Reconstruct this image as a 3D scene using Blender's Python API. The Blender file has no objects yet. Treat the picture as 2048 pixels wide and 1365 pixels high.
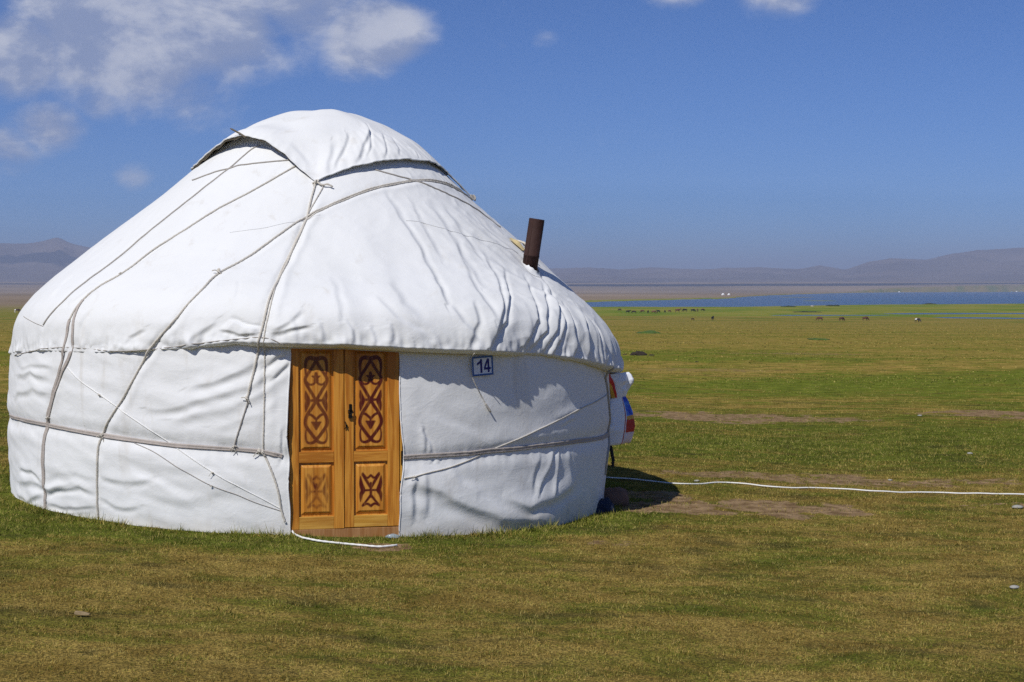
import bpy, bmesh, math, random
import numpy as np
from mathutils import Vector, Matrix

scene = bpy.context.scene
COL = scene.collection
random.seed(4); rng = np.random.default_rng(4)

# ---------------------------------------------------------------- camera
cam = bpy.data.cameras.new('camera'); cam_ob = bpy.data.objects.new('camera', cam); COL.objects.link(cam_ob)
cam.sensor_width = 36; cam.lens = 3000 / 2048 * 36; cam.clip_start = .1; cam.clip_end = 60000
cam_ob.location = (0, 0, 1.9)
cam_ob.rotation_euler = (math.pi / 2 - math.atan(102.5 / 3000), 0, 0)
scene.camera = cam_ob

# ---------------------------------------------------------------- light
SUN_EL, SUN_AZ = math.radians(48), math.radians(31)      # azimuth: to the left of straight behind the camera
to_sun = Vector((-math.sin(SUN_AZ) * math.cos(SUN_EL), -math.cos(SUN_AZ) * math.cos(SUN_EL), math.sin(SUN_EL)))
sun = bpy.data.lights.new('sun', 'SUN'); sun.energy = 3.9; sun.angle = math.radians(.5); sun.color = (1, .965, .91)
sun_ob = bpy.data.objects.new('sun', sun); COL.objects.link(sun_ob)
sun_ob.rotation_euler = to_sun.to_track_quat('Z', 'Y').to_euler()

class NT:
    """small node-tree writer"""
    def __init__(s, tree): s.t = tree; s.n = tree.nodes; s.l = tree.links
    def node(s, kind, ins=None, **props):
        n = s.n.new(kind)
        for k, v in props.items(): setattr(n, k, v)
        for k, v in (ins or {}).items(): s.set(n.inputs[k], v)
        return n
    def set(s, sock, v):
        if isinstance(v, bpy.types.NodeSocket): s.l.new(v, sock)
        else:
            if sock.type == 'RGBA' and len(v) == 3: v = (*v, 1)
            sock.default_value = v
    def math(s, op, a, b=0., c=0., clamp=False):
        n = s.n.new('ShaderNodeMath'); n.operation = op; n.use_clamp = clamp
        for i, v in enumerate((a, b, c)): s.set(n.inputs[i], v)
        return n.outputs[0]
    def vmath(s, op, a, b=(0, 0, 0), out=0):
        n = s.n.new('ShaderNodeVectorMath'); n.operation = op
        s.set(n.inputs[0], a); s.set(n.inputs[1], b)
        return n.outputs['Value'] if op in ('DOT_PRODUCT', 'LENGTH', 'DISTANCE') else n.outputs[0]
    def mix(s, f, a, b, mode='MIX'):
        n = s.n.new('ShaderNodeMix'); n.data_type = 'RGBA'; n.blend_type = mode
        s.set(n.inputs[0], f); s.set(n.inputs[6], a); s.set(n.inputs[7], b)
        return n.outputs[2]
    def ramp(s, f, *stops):
        n = s.n.new('ShaderNodeMapRange'); n.interpolation_type = 'SMOOTHSTEP'
        s.set(n.inputs[0], f); n.inputs[1].default_value, n.inputs[2].default_value = stops[0], stops[1]
        n.inputs[3].default_value, n.inputs[4].default_value = (stops[2], stops[3]) if len(stops) > 2 else (0, 1)
        return n.outputs[0]
    def noise(s, vec, scale, detail=3, rough=.5, dist=0., out='Fac'):
        n = s.node('ShaderNodeTexNoise', {'Vector': vec, 'Scale': scale, 'Detail': detail, 'Roughness': rough, 'Distortion': dist})
        return n.outputs[out]
    def scale(s, vec, sx, sy, sz):
        return s.vmath('MULTIPLY', vec, (sx, sy, sz))
    def attr(s, name): return s.node('ShaderNodeAttribute', attribute_name=name).outputs['Fac']
    def bump(s, h, strength, dist, normal=None):
        n = s.node('ShaderNodeBump', {'Height': h, 'Strength': strength, 'Distance': dist})
        if normal: s.l.new(normal, n.inputs['Normal'])
        return n.outputs[0]

def material(name):
    m = bpy.data.materials.new(name); m.use_nodes = True; m.node_tree.nodes.clear()
    t = NT(m.node_tree)
    out = t.node('ShaderNodeOutputMaterial'); p = t.node('ShaderNodeBsdfPrincipled')
    t.l.new(p.outputs[0], out.inputs[0])
    return m, t, p

# sky: clear high-altitude air with some cumulus; clouds lie all round, more of them to the left
world = bpy.data.worlds.new('World'); scene.world = world; world.use_nodes = True
world.node_tree.nodes.clear(); W = NT(world.node_tree)
sky = W.node('ShaderNodeTexSky', sky_type='NISHITA')
sky.sun_disc = False; sky.sun_elevation = SUN_EL; sky.sun_rotation = math.atan2(to_sun.x, to_sun.y)
sky.altitude = 3000; sky.air_density = 1.0; sky.dust_density = .3; sky.ozone_density = 2.5
clear = W.mix(1., sky.outputs[0], (.375, .65, 1.09), 'MULTIPLY')       # thin, clean mountain air: a deep blue
bg_sky = W.node('ShaderNodeBackground', {'Color': clear, 'Strength': .079})
dirv = W.node('ShaderNodeTexCoord').outputs['Generated']
def cloud_dir(px, py):
    v = Vector(((px - 1024) / 3000, 1, (580 - py) / 3000)); return v.normalized()
blobs = [((250, 70), .10, 1.05), ((60, 110), .055, .95), ((420, 60), .075, 1.), ((745, 70), .052, 1.1), ((620, 0), .07, .85), ((330, 20), .08, 1.), ((180, 120), .05, 1.),
         ((110, 255), .040, .72), ((205, 205), .036, .66), ((15, 300), .040, .58), ((268, 352), .026, .55), ((390, 185), .055, .6), ((1560, -25), .042, .72), ((1350, -40), .045, .55),
         ((1080, 80), .016, .3), ((1840, 455), .035, .3), ((1000, 95), .012, .3)]
# the rest of the sky goes on like the part in view
rr = random.Random(11)
for k in range(26):
    az = rr.uniform(.75, 5.5); el = rr.uniform(.12, .75)
    blobs.append((Vector((math.sin(az) * math.cos(el), math.cos(az) * math.cos(el), math.sin(el))), rr.uniform(.05, .16), rr.uniform(.6, 1)))
blobs += [(Vector((-.45, .8, .28)).normalized(), .14, 1), (Vector((.1, .8, .42)).normalized(), .12, .9), (Vector((.5, .7, .35)).normalized(), .1, .8)]
cover = None
for d_, w_, a_ in blobs:
    v_ = d_ if isinstance(d_, Vector) else cloud_dir(*d_)
    dist = W.vmath('DISTANCE', W.scale(dirv, 1, 1, 1.35), (v_.x, v_.y, v_.z * 1.35))
    f = W.math('MULTIPLY', W.ramp(dist, w_ * 1.25, 0), a_)
    cover = f if cover is None else W.math('MAXIMUM', cover, f)
st = W.scale(dirv, 1, 1, 1.7)
n_a = W.noise(st, 9, 9, .6, .2)
n_b = W.noise(W.vmath('ADD', st, (-.012, -.006, .022)), 9, 9, .6, .2)
dens = W.ramp(W.math('ADD', W.math('MULTIPLY', cover, .74), W.math('SUBTRACT', n_a, .5)),   .17, .55)
lit = W.ramp(W.math('SUBTRACT', n_a, n_b), -.07, .11)
body = W.ramp(n_a, .45, .68)
cl_col = W.mix(W.math('MULTIPLY', W.math('ADD', W.math('MULTIPLY', lit, .75), W.math('MULTIPLY', body, .3)), 1., clamp=True), (.27, .33, .51), (.64, .66, .74))
bg_cl = W.node('ShaderNodeBackground', {'Color': cl_col, 'Strength': 1.})
mixw = W.node('ShaderNodeMixShader', {0: W.math('MULTIPLY', dens, .88)})
W.l.new(bg_sky.outputs[0], mixw.inputs[1]); W.l.new(bg_cl.outputs[0], mixw.inputs[2])
W.l.new(mixw.outputs[0], W.node('ShaderNodeOutputWorld').inputs[0])

vs = scene.view_settings
vs.view_transform = 'Standard'; vs.look = 'None'; vs.exposure = 0; vs.gamma = 1; vs.use_curve_mapping = False
scene.cycles.use_denoising = False; scene.cycles.use_adaptive_sampling = False
scene.cycles.max_bounces = 6; scene.cycles.diffuse_bounces = 3; scene.cycles.volume_bounces = 0
scene.cycles.sample_clamp_indirect = 6

# ---------------------------------------------------------------- surfaces of the place (numpy)
def smooth(a, b, x):
    t = np.clip((np.asarray(x, float) - a) / (b - a), 0, 1)
    return t * t * (3 - 2 * t)

def _hash(ix, iy, seed):
    h = (ix.astype(np.int64) * 374761393 + iy.astype(np.int64) * 668265263 + seed * 1442695041) & 0xffffffff
    h = ((h ^ (h >> 13)) * 1274126177) & 0xffffffff
    h = (h ^ (h >> 16)) & 0xffffffff
    return h.astype(float) / 4294967295.0

def noise2(x, y, seed=0):
    """gradient noise, about -0.7..0.7"""
    x, y = np.broadcast_arrays(np.asarray(x, float), np.asarray(y, float))
    ix, iy = np.floor(x), np.floor(y)
    fx, fy = x - ix, y - iy
    ux = fx * fx * fx * (fx * (fx * 6 - 15) + 10)
    uy = fy * fy * fy * (fy * (fy * 6 - 15) + 10)
    def g(ox, oy):
        a = _hash(ix + ox, iy + oy, seed) * 2 * math.pi
        return np.cos(a) * (fx - ox) + np.sin(a) * (fy - oy)
    return (g(0, 0) * (1 - ux) + g(1, 0) * ux) * (1 - uy) + (g(0, 1) * (1 - ux) + g(1, 1) * ux) * uy

def fbm(x, y, seed=0, n=4, gain=.5):
    s, a, f = 0, 1., 1.
    for i in range(n):
        s = s + a * noise2(x * f, y * f, seed + i * 17); a *= gain; f *= 2.03
    return s

CX, CY = -1.88, 14.35            # centre of the yurt on the ground
LAKE = -7.95                     # water level
_gd = [0, 18, 25, 50, 100, 180, 300, 430, 540, 635, 845, 950, 4700, 10500, 30000]
_gz = [0, 0, -.2, -.68, -1.8, -3.3, -5.5, -7.05, -7.52, -7.68, -7.74, -7.6, -6.0, 60, 80]
_un = [.030, .052, .10, .1437, .20, .25, .341, .6, 1.2]
_dn = [865, 851, 842, 850, 937, 1008, 1094, 1207, 1429]          # near shore
_df = [889, 1270, 1477, 1747, 3652, 5876, 7464, 7940, 6670]    # far shore
def shores(u):
    return np.interp(u, _un, _dn), np.interp(u, _un, _df)

def ground_z(x, y):
    x, y = np.broadcast_arrays(np.asarray(x, float), np.asarray(y, float))
    d = np.hypot(x, y)
    z = np.interp(d, _gd, _gz)
    z = z - .042 * np.clip(x - CX, -6, 6) * (1 - smooth(20, 70, d))
    near = 1 - smooth(150, 320, d)
    z = z + near * (.22 * noise2(x * .045, y * .045, 3) * smooth(18, 50, d) + .05 * noise2(x * .22, y * .22, 5) * smooth(2.9, 5, np.hypot(x - CX, y - CY))
                    + .016 * noise2(x * 1.1, y * 1.1, 7) + .010 * noise2(x * 3.1, y * 3.1, 9))
    # lake bed
    yy = np.maximum(y, 1e-3)
    u = np.where(y > 0, x / yy, -9)
    dn, df = shores(u)
    wob = 44 * noise2(x * .008, y * .0026, 21) + 15 * noise2(x * .03, y * .012, 22)
    m = smooth(0, 22, (d + wob) - dn) * smooth(0, 60, (df + 3 * wob) - d) * (u > .03) * (u < 2)
    isl = np.zeros_like(z)
    for (uc, dc, hu, hd) in ((.136, 1600, .004, 15), (.19, 1970, .016, 30), (.205, 1350, .016, 17)):
        isl = np.maximum(isl, np.exp(-((u - uc) / hu) ** 4 - ((d - dc) / hd) ** 2))
    # pools of the marsh in front of the lake
    pool = np.zeros_like(z)
    for (u0, u1, d0, d1, hw) in ((.155, .27, 575, 594, 15), (.235, .42, 627, 675, 20), (.265, .5, 541, 526, 22), (.19, .215, 746, 762, 8), (.27, .34, 559, 559, 3.5)):
        dc = d0 + (d1 - d0) * np.clip((u - u0) / (u1 - u0), 0, 1) + 6 * noise2(x * .03, y * .03, 31)
        w = hw * smooth(u0, u0 + .03, u) * (1 - smooth(u1 - .03, u1, u)) + 1e-3
        pool = np.maximum(pool, np.exp(-((d - dc) / w) ** 4))
    z = z * (1 - m) + (LAKE - .9) * m
    z = z + isl * m * 1.35 - pool * .95 * (y > 0)
    return z

# ------------------------------------------------ the yurt: surfaces in (theta, height) about its centre
RAD = math.pi / 180
DOOR0, DOOR1, DOORN = 3.2, 20.9, 12.0      # opening and facing of the door, degrees
_ht = [-180, -110, -90, -75, -60, -45, -30, -15, -5, 2, 12, 22, 35, 48, 60, 75, 90, 105, 180]
_hz = [1.2, 1.17, 1.18, 1.24, 1.30, 1.35, 1.37, 1.43, 1.50, 1.50, 1.50, 1.48, 1.46, 1.43, 1.37, 1.27, 1.21, 1.19, 1.2]
_hr = [2.80, 2.78, 2.775, 2.775, 2.785, 2.80, 2.815, 2.835, 2.855, 2.925, 2.945, 2.96, 2.96, 2.835, 2.87, 2.915, 2.92, 2.90, 2.80]
def hem_z(t): return np.interp(t, _ht, _hz)
def hem_r(t): return np.interp(t, _ht, _hr)

_pr = [0, .16, .30, .62, .93, 1.18, 1.49, 2.05, 2.39, 2.585, 2.70, 2.76]
_pz = [3.575, 3.575, 3.56, 3.44, 3.26, 3.02, 2.74, 2.27, 1.97, 1.77, 1.61, 1.47]
_ps = np.concatenate([[0], np.cumsum(np.hypot(np.diff(_pr), np.diff(_pz)))])
ROOF_L = float(_ps[-1]) + .28
_pp = np.linspace(0, ROOF_L, 400)
def _smooth_profile():
    r = np.interp(_pp, _ps, _pr); z = np.interp(_pp, _ps, _pz)
    over = np.clip(_pp - _ps[-1], 0, 1)
    r = r + over * .12; z = z - over * .95
    k = np.hanning(25); k /= k.sum()
    def sm(a):
        b = np.concatenate([2 * a[0] - a[1:13][::-1], a, 2 * a[-1] - a[-13:-1][::-1]])
        return np.convolve(b, k, 'valid')
    return sm(r), sm(z)
_PR, _PZ = _smooth_profile()
_TR, _TZ = np.gradient(_PR, _pp), np.gradient(_PZ, _pp)
_zend, _rend = float(_PZ[-1]), float(_PR[-1])

def roof_base(t, q):
    """t degrees, q = metres along the roof from the top (0..ROOF_L); returns r, z and the outward normal (nr, nz)"""
    r = np.interp(q, _pp, _PR); z = np.interp(q, _pp, _PZ)
    tr = np.interp(q, _pp, _TR); tz = np.interp(q, _pp, _TZ)
    w = smooth(ROOF_L - 1.3, ROOF_L, q)
    z = z + (hem_z(t) - _zend) * w
    r = r + (hem_r(t) - _rend) * w ** 1.6
    n = np.hypot(tr, tz)
    return r, z, -tz / n, tr / n

def wall_base(t, z):
    v = z / 1.45
    r = 2.80 - .05 * smooth(-25, -80, t) + .03 * np.sin(np.clip(v, 0, 1) * math.pi)
    r = r + .045 * smooth(-40, -85, t) * (1 - v) - .06 * smooth(60, 95, t) * smooth(.5, 0, v)
    r = r + .05 * smooth(22, 40, t) * smooth(62, 45, t) * smooth(.35, 0, v)       # the skirt on the right spreads
    g = girth_z(t)
    r = r - .022 * np.exp(-((z - g) / .07) ** 2)
    return r

_gt = [-180, -100, -70, -40, -20, 3, 21, 40, 60, 80, 100, 180]
_ggz = [.66, .66, .67, .70, .69, .615, .60, .63, .66, .69, .70, .66]
def girth_z(t): return np.interp(t, _gt, _ggz)

def to_world(t, r, z):
    a = np.asarray(t, float) * RAD
    x = r * np.sin(a); y = -r * np.cos(a)
    zz = z - .042 * x * (1 - np.clip(z, 0, 3.7) / 3.7)
    x = x + .075 * smooth(1.6, 3.6, z)
    return np.stack([CX + x, CY + y, zz + 0 * x], -1)

# ---------------------------------------------------------------- mesh helpers
def mesh_np(name, V, F, mat=None, smooth_=True, attrs=None):
    V = np.asarray(V, np.float32).reshape(-1, 3); F = np.asarray(F, np.int32)
    me = bpy.data.meshes.new(name); n, k = F.shape
    me.vertices.add(len(V)); me.vertices.foreach_set('co', V.ravel())
    me.loops.add(n * k); me.loops.foreach_set('vertex_index', F.ravel())
    me.polygons.add(n); me.polygons.foreach_set('loop_start', np.arange(0, n * k, k, dtype=np.int32))
    me.polygons.foreach_set('use_smooth', np.full(n, smooth_))
    me.update(calc_edges=True)
    for a, v in (attrs or {}).items():
        at = me.attributes.new(a, 'FLOAT', 'POINT'); at.data.foreach_set('value', np.asarray(v, np.float32).ravel())
    if mat: me.materials.append(mat)
    return me

def grid_faces(n, m, closed=False):
    i = np.arange(n if closed else n - 1)[:, None]; j = np.arange(m - 1)[None]
    a = i * m + j; b = ((i + 1) % n) * m + j
    return np.stack([a, b, b + 1, a + 1], -1).reshape(-1, 4)

def obj(name, me, parent=None, **props):
    o = bpy.data.objects.new(name, me); COL.objects.link(o)
    if parent: o.parent = parent
    for k, v in props.items(): o[k] = v
    return o

def empty(name, loc=(0, 0, 0), rz=0, **props):
    o = bpy.data.objects.new(name, None); COL.objects.link(o)
    o.location = loc; o.rotation_euler = (0, 0, rz); o.empty_display_size = .2
    for k, v in props.items(): o[k] = v
    return o

def bm_mesh(name, bm, mat, smooth_=False):
    me = bpy.data.meshes.new(name); bm.normal_update(); bm.to_mesh(me); bm.free()
    if mat: me.materials.append(mat)
    if smooth_: me.polygons.foreach_set('use_smooth', np.full(len(me.polygons), True))
    return me

def box_mesh(name, x0, x1, y0, y1, z0, z1, mat, bevel=.004):
    bm = bmesh.new(); bmesh.ops.create_cube(bm, size=1)
    for v in bm.verts:
        v.co = Vector((x0 + (v.co.x + .5) * (x1 - x0), y0 + (v.co.y + .5) * (y1 - y0), z0 + (v.co.z + .5) * (z1 - z0)))
    if bevel: bmesh.ops.bevel(bm, geom=bm.edges[:], offset=bevel, segments=2, affect='EDGES', profile=.6)
    return bm_mesh(name, bm, mat)

def spline(P, step=.02):
    """Catmull-Rom through the points, resampled"""
    P = np.asarray(P, float)
    if len(P) == 2: Q = P[0] + (P[1] - P[0]) * np.linspace(0, 1, 24)[:, None]
    else:
        E = np.concatenate([[2 * P[0] - P[1]], P, [2 * P[-1] - P[-2]]]); out = []
        t = np.linspace(0, 1, 24, endpoint=False)[:, None]
        for i in range(1, len(E) - 2):
            a, b, c, d = E[i - 1], E[i], E[i + 1], E[i + 2]
            out.append(.5 * (2 * b + (c - a) * t + (2 * a - 5 * b + 4 * c - d) * t ** 2 + (3 * b - a - 3 * c + d) * t ** 3))
        Q = np.concatenate(out + [P[-1:]])
    return resample(Q, step)

def resample(Q, step):
    L = np.concatenate([[0], np.cumsum(np.linalg.norm(np.diff(Q, axis=0), axis=1))])
    n = max(3, int(L[-1] / step) + 1); s = np.linspace(0, L[-1], n)
    return np.stack([np.interp(s, L, Q[:, i]) for i in range(Q.shape[1])], 1)

def frames(P):
    T = np.gradient(P, axis=0); T /= np.linalg.norm(T, axis=1)[:, None] + 1e-9
    up = np.array([0, 0, 1.]); A = np.cross(T, up); bad = np.linalg.norm(A, axis=1) < .05
    A[bad] = np.cross(T[bad], [1., 0, 0]); A /= np.linalg.norm(A, axis=1)[:, None]
    return T, A, np.cross(A, T)

def tube(name, P, radius, mat, sides=7, strands=3, twist=0., taper=False):
    """rope along P; strands > 1 gives laid rope with real lay"""
    P = np.asarray(P, float); n = len(P); T, A, B = frames(P)
    L = np.concatenate([[0], np.cumsum(np.linalg.norm(np.diff(P, axis=0), axis=1))])
    ph = np.linspace(0, 2 * np.pi, sides, endpoint=False)[None]
    rad = np.full((n, 1), radius)
    if taper: rad = rad * np.clip(np.minimum(1, .3 + 6 * (1 - L / L[-1]))[:, None], .2, 1)
    rr_ = rad * (1 + (.16 * np.cos(strands * (ph - twist * L[:, None])) if twist else 0))
    V = P[:, None] + rr_[..., None] * (np.cos(ph)[..., None] * A[:, None] + np.sin(ph)[..., None] * B[:, None])
    F = np.concatenate([np.stack([i_ := np.arange(n - 1)[:, None] * sides + j, np.arange(n - 1)[:, None] * sides + (j + 1) % sides,
                        (np.arange(n - 1)[:, None] + 1) * sides + (j + 1) % sides, (np.arange(n - 1)[:, None] + 1) * sides + j], -1).reshape(-1, 4) for j in range(sides)])
    me = mesh_np(name, V, F, mat)
    bm = bmesh.new(); bm.from_mesh(me); bm.verts.ensure_lookup_table()
    bm.faces.new([bm.verts[j] for j in range(sides)][::-1]); bm.faces.new([bm.verts[(n - 1) * sides + j] for j in range(sides)])
    bm.to_mesh(me); bm.free()
    return me

def lump(name, mat, size, seed=0, sub=3, amp=.18, flat=0.):
    """an uneven stone-like lump standing on z=0"""
    bm = bmesh.new(); bmesh.ops.create_icosphere(bm, subdivisions=sub, radius=1)
    C = np.array([v.co[:] for v in bm.verts])
    d = 1 + amp * (noise2(C[:, 0] * 1.6 + C[:, 2] * .7, C[:, 1] * 1.6 - C[:, 2] * .9, seed) + .5 * noise2(C[:, 0] * 4 + C[:, 2] * 2, C[:, 1] * 4 + C[:, 2], seed + 5)) * 2
    for v, k in zip(bm.verts, d):
        v.co = Vector((v.co.x * k * size[0], v.co.y * k * size[1], max(-.25, v.co.z * k) * size[2]))
    return bm_mesh(name, bm, mat, True)

def skin_mesh(name, pts, edges, mat, sub=2, root=0, xf=None, attr_fn=None):
    """one continuous body grown over a skeleton with the Skin modifier"""
    me = bpy.data.meshes.new(name + '_skeleton'); me.from_pydata([p[:3] for p in pts], edges, [])
    o = bpy.data.objects.new(name + '_skeleton', me); COL.objects.link(o)
    o.modifiers.new('skin', 'SKIN'); s = o.modifiers.new('sub', 'SUBSURF'); s.levels = sub
    layer = me.skin_vertices[0].data if len(me.skin_vertices) else None
    if layer is None:
        bm = bmesh.new(); bm.from_mesh(me); bm.verts.layers.skin.verify(); bm.to_mesh(me); bm.free(); layer = me.skin_vertices[0].data
    for i, p in enumerate(pts):
        layer[i].radius = (p[3], p[4] if len(p) > 4 else p[3]); layer[i].use_root = (i == root)
    dg = bpy.context.evaluated_depsgraph_get(); dg.update()
    out = bpy.data.meshes.new_from_object(o.evaluated_get(dg)); out.name = name
    bpy.data.objects.remove(o)
    out.materials.clear(); out.materials.append(mat)
    out.polygons.foreach_set('use_smooth', np.full(len(out.polygons), True))
    return out

# ---------------------------------------------------------------- ground, lake, mountains, haze
DIRT = [(2.25, 14.30, 1.05, .62, 1.0), (1.35, 14.35, .7, .75, .9), (3.2, 16.75, 1.5, .55, .75), (4.6, 16.5, 1.2, .45, .6), (3.6, 28.1, 2.3, 1.3, .85), (5.4, 27.6, 1.4, .8, .6),
        (9.7, 29.8, 1.7, 1.1, 1.0), (-1.02, 11.30, .34, .16, .75), (.72, 11.9, .3, .1, .5), (5.2, 14.9, .6, .25, .7), (14, 75, 4, 3, .5), (9, 105, 9, 3.5, .55), (6.5, 52, 3, 2, .45)]
def dirt_mask(x, y):
    m = np.zeros(np.broadcast(x, y).shape)
    for (cx, cy, hx, hy, a) in DIRT:
        e = ((x - cx) / hx) ** 2 + ((y - cy) / hy) ** 2
        e = e + 1.5 * fbm(x * 1.7, y * 1.7, 41, 5, .62)
        m = np.maximum(m, a * smooth(1.25, .35, e))
    return m
def green_mask(x, y):
    """lusher growth at the foot of the yurt and in damp streaks across the pasture"""
    rad = np.hypot(x - CX, y - CY)
    g = smooth(3.75, 2.95, rad + .45 * noise2(x * 1.3, y * 1.3, 51)) * .95
    g = np.maximum(g, .8 * smooth(.5, .0, np.hypot((x + 4.1) / 1.3, (y - 11.6) / 1.0) - .4))
    d = np.hypot(x, y)
    far = smooth(14, 21, d)
    st = fbm(x * .03, y * .06, 61, 5, .62)
    g = np.maximum(g, far * (.16 + 1.15 * st + .28 * noise2(x * .35, y * .5, 62)))
    g = g * (1 - .6 * smooth(60, 110, d) * smooth(480, 380, d))
    return np.clip(g, 0, 1)

def turf(t, green, rnd=None, soft=.0):
    """colour of the cropped turf at a point of the pasture: patches of every size from many metres to a few centimetres"""
    pos = t.node('ShaderNodeNewGeometry').outputs['Position']
    xy = t.scale(pos, 1, 1, 0)
    n1 = t.noise(t.scale(pos, .7, 1.3, 0), 1, 7, .74, .5)
    n2 = t.noise(t.vmath('ADD', t.scale(pos, 1.6, 2.4, 0), (7.3, 2.1, 0)), 1, 6, .74, .4)
    n3 = t.noise(t.vmath('ADD', t.scale(pos, .9, 1.7, 0), (31., 12., 0)), 1, 7, .74, .5)
    mid = t.noise(xy, 2.3, 4, .6, .3); fine = t.noise(xy, 17, 3, .6)
    k = t.math('SUBTRACT', n1, t.math('MULTIPLY', t.math('SUBTRACT', green, .10), .25))
    if rnd is not None: k = t.math('ADD', k, t.math('MULTIPLY', t.math('SUBTRACT', rnd, .5), .42))      # every blade takes its own side
    straw = t.mix(t.ramp(n2, .36, .64), (.285, .192, .046), (.45, .32, .086))
    olive = t.mix(t.ramp(n2, .36, .62), (.155, .143, .024), (.265, .235, .042))
    lush = t.mix(t.ramp(n2, .36, .62), (.100, .130, .016), (.195, .228, .031))
    c = t.mix(t.ramp(k, .36, .47), lush, olive)
    c = t.mix(t.ramp(k, .455, .575), c, straw)
    c = t.mix(t.math('MULTIPLY', t.ramp(n3, .53, .63), .55), c, (.065, .060, .026))
    return c, pos, xy, mid, fine

M = {}
# -- ground
M['ground'], t, p = material('ground')
green, dirt, marsh, plain, thatch = t.attr('green'), t.attr('dirt'), t.attr('marsh'), t.attr('plain'), t.attr('thatch')
c, pos, xy, mid, fine = turf(t, green)
c = t.mix(t.math('MULTIPLY', t.ramp(fine, .35, .7), .4), c, (.05, .042, .012), 'MIX')
c = t.mix(t.math('MULTIPLY', t.ramp(t.noise(xy, 55, 3, .65), .42, .58), t.math('MULTIPLY', thatch, .75)), c, (.040, .034, .014))     # matted dead stems between the blades
soil = t.mix(t.ramp(t.noise(xy, 6, 4, .6), .35, .65), (.17, .108, .055), (.33, .225, .125))
soil = t.mix(t.math('MULTIPLY', t.ramp(t.noise(xy, 30, 2), .55, .7), .5), soil, (.08, .05, .03))
c = t.mix(t.ramp(t.math('ADD', dirt, t.math('MULTIPLY', t.math('SUBTRACT', t.noise(xy, 7, 6, .72), .5), 2.6)), .36, .66), c, soil)
mar = t.mix(t.ramp(t.noise(t.scale(pos, .03, .012, 0), 1, 4, .6), .35, .62), (.125, .185, .018), (.24, .225, .040))
c = t.mix(marsh, c, mar)
pl = t.mix(t.ramp(t.noise(t.scale(pos, .0011, .0006, 0), 1, 4, .6), .35, .65), (.20, .150, .095), (.30, .225, .150))
c = t.mix(plain, c, pl)
t.set(p.inputs['Base Color'], c); p.inputs['Roughness'].default_value = 1; p.inputs['Specular IOR Level'].default_value = .0
b = t.bump(t.noise(xy, 40, 4, .7), .55, .02); b = t.bump(t.noise(xy, 1.2, 4, .6), .8, .12, b); t.l.new(b, p.inputs['Normal'])

def terrain():
    d = [2.0]
    while d[-1] < 24000:
        k = d[-1]; d.append(k * (1.008 if k < 45 else 1.010 if k < 1500 else 1.012 if k < 9000 else 1.05))
    d = np.array(d)
    az = np.concatenate([np.arange(-180, -26, 6), np.arange(-25, 25, .2), np.arange(26, 180, 6)]) * RAD
    D, A = np.meshgrid(d, az, indexing='ij'); X, Y = D * np.sin(A), D * np.cos(A)
    Z = ground_z(X, Y)
    u = np.where(Y > 0, X / np.maximum(Y, 1e-3), -9); dn, df = shores(u)
    wob = 30 * noise2(X * .01, Y * .01, 71)
    front = np.clip(u, -9, 9)
    marsh = smooth(525, 560, D + wob) * smooth(.5, .8, np.where(u > .03, 1, .75)) * (1 - smooth(1500, 2200, D))
    marsh = np.where(u > .03, marsh, marsh * .25)
    plain = np.where(u > .03, smooth(0, 150, D - df + wob), smooth(640, 1100, D + wob))
    n, m = X.shape
    P = np.stack([X, Y, Z], -1)
    V = np.concatenate([P.reshape(-1, 3), [[0, 0, float(ground_z(0., .5))]]])
    Fq = grid_faces(m, n, True)                        # as columns of azimuth
    P2 = np.swapaxes(P, 0, 1).reshape(-1, 3)
    att = {k: np.concatenate([np.swapaxes(v, 0, 1).ravel(), [0]]) for k, v in
           dict(green=green_mask(X, Y), dirt=dirt_mask(X, Y), marsh=marsh, plain=plain, thatch=1 - smooth(18, 45, D)).items()}
    V = np.concatenate([P2, V[-1:]])
    me = mesh_np('ground', V, Fq, M['ground'], True, att)
    bm = bmesh.new(); bm.from_mesh(me); bm.verts.ensure_lookup_table()
    for i in range(m): bm.faces.new((bm.verts[len(V) - 1], bm.verts[((i + 1) % m) * n], bm.verts[i * n]))
    bm.normal_update(); bm.to_mesh(me); bm.free()
    return me
obj('ground', terrain(), kind='structure')

# -- lake
M['water'], t, p = material('water')
pos = t.node('ShaderNodeNewGeometry').outputs['Position']
p.inputs['Base Color'].default_value = (.035, .07, .115, 1); p.inputs['Roughness'].default_value = .22; p.inputs['IOR'].default_value = 1.33
h = t.noise(t.scale(pos, .35, .35, .35), 1, 3, .6); t.l.new(t.bump(h, 1, 1.2), p.inputs['Normal'])
az = np.linspace(-.02, 1.25, 60); rr_ = np.array([500, 700, 1000, 1500, 2500, 4000, 6000, 8500.])
A, R = np.meshgrid(az, rr_, indexing='ij')
obj('lake', mesh_np('lake', np.stack([R * np.sin(A), R * np.cos(A), np.full(A.shape, LAKE)], -1), grid_faces(60, 8), M['water']), kind='structure')

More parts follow.
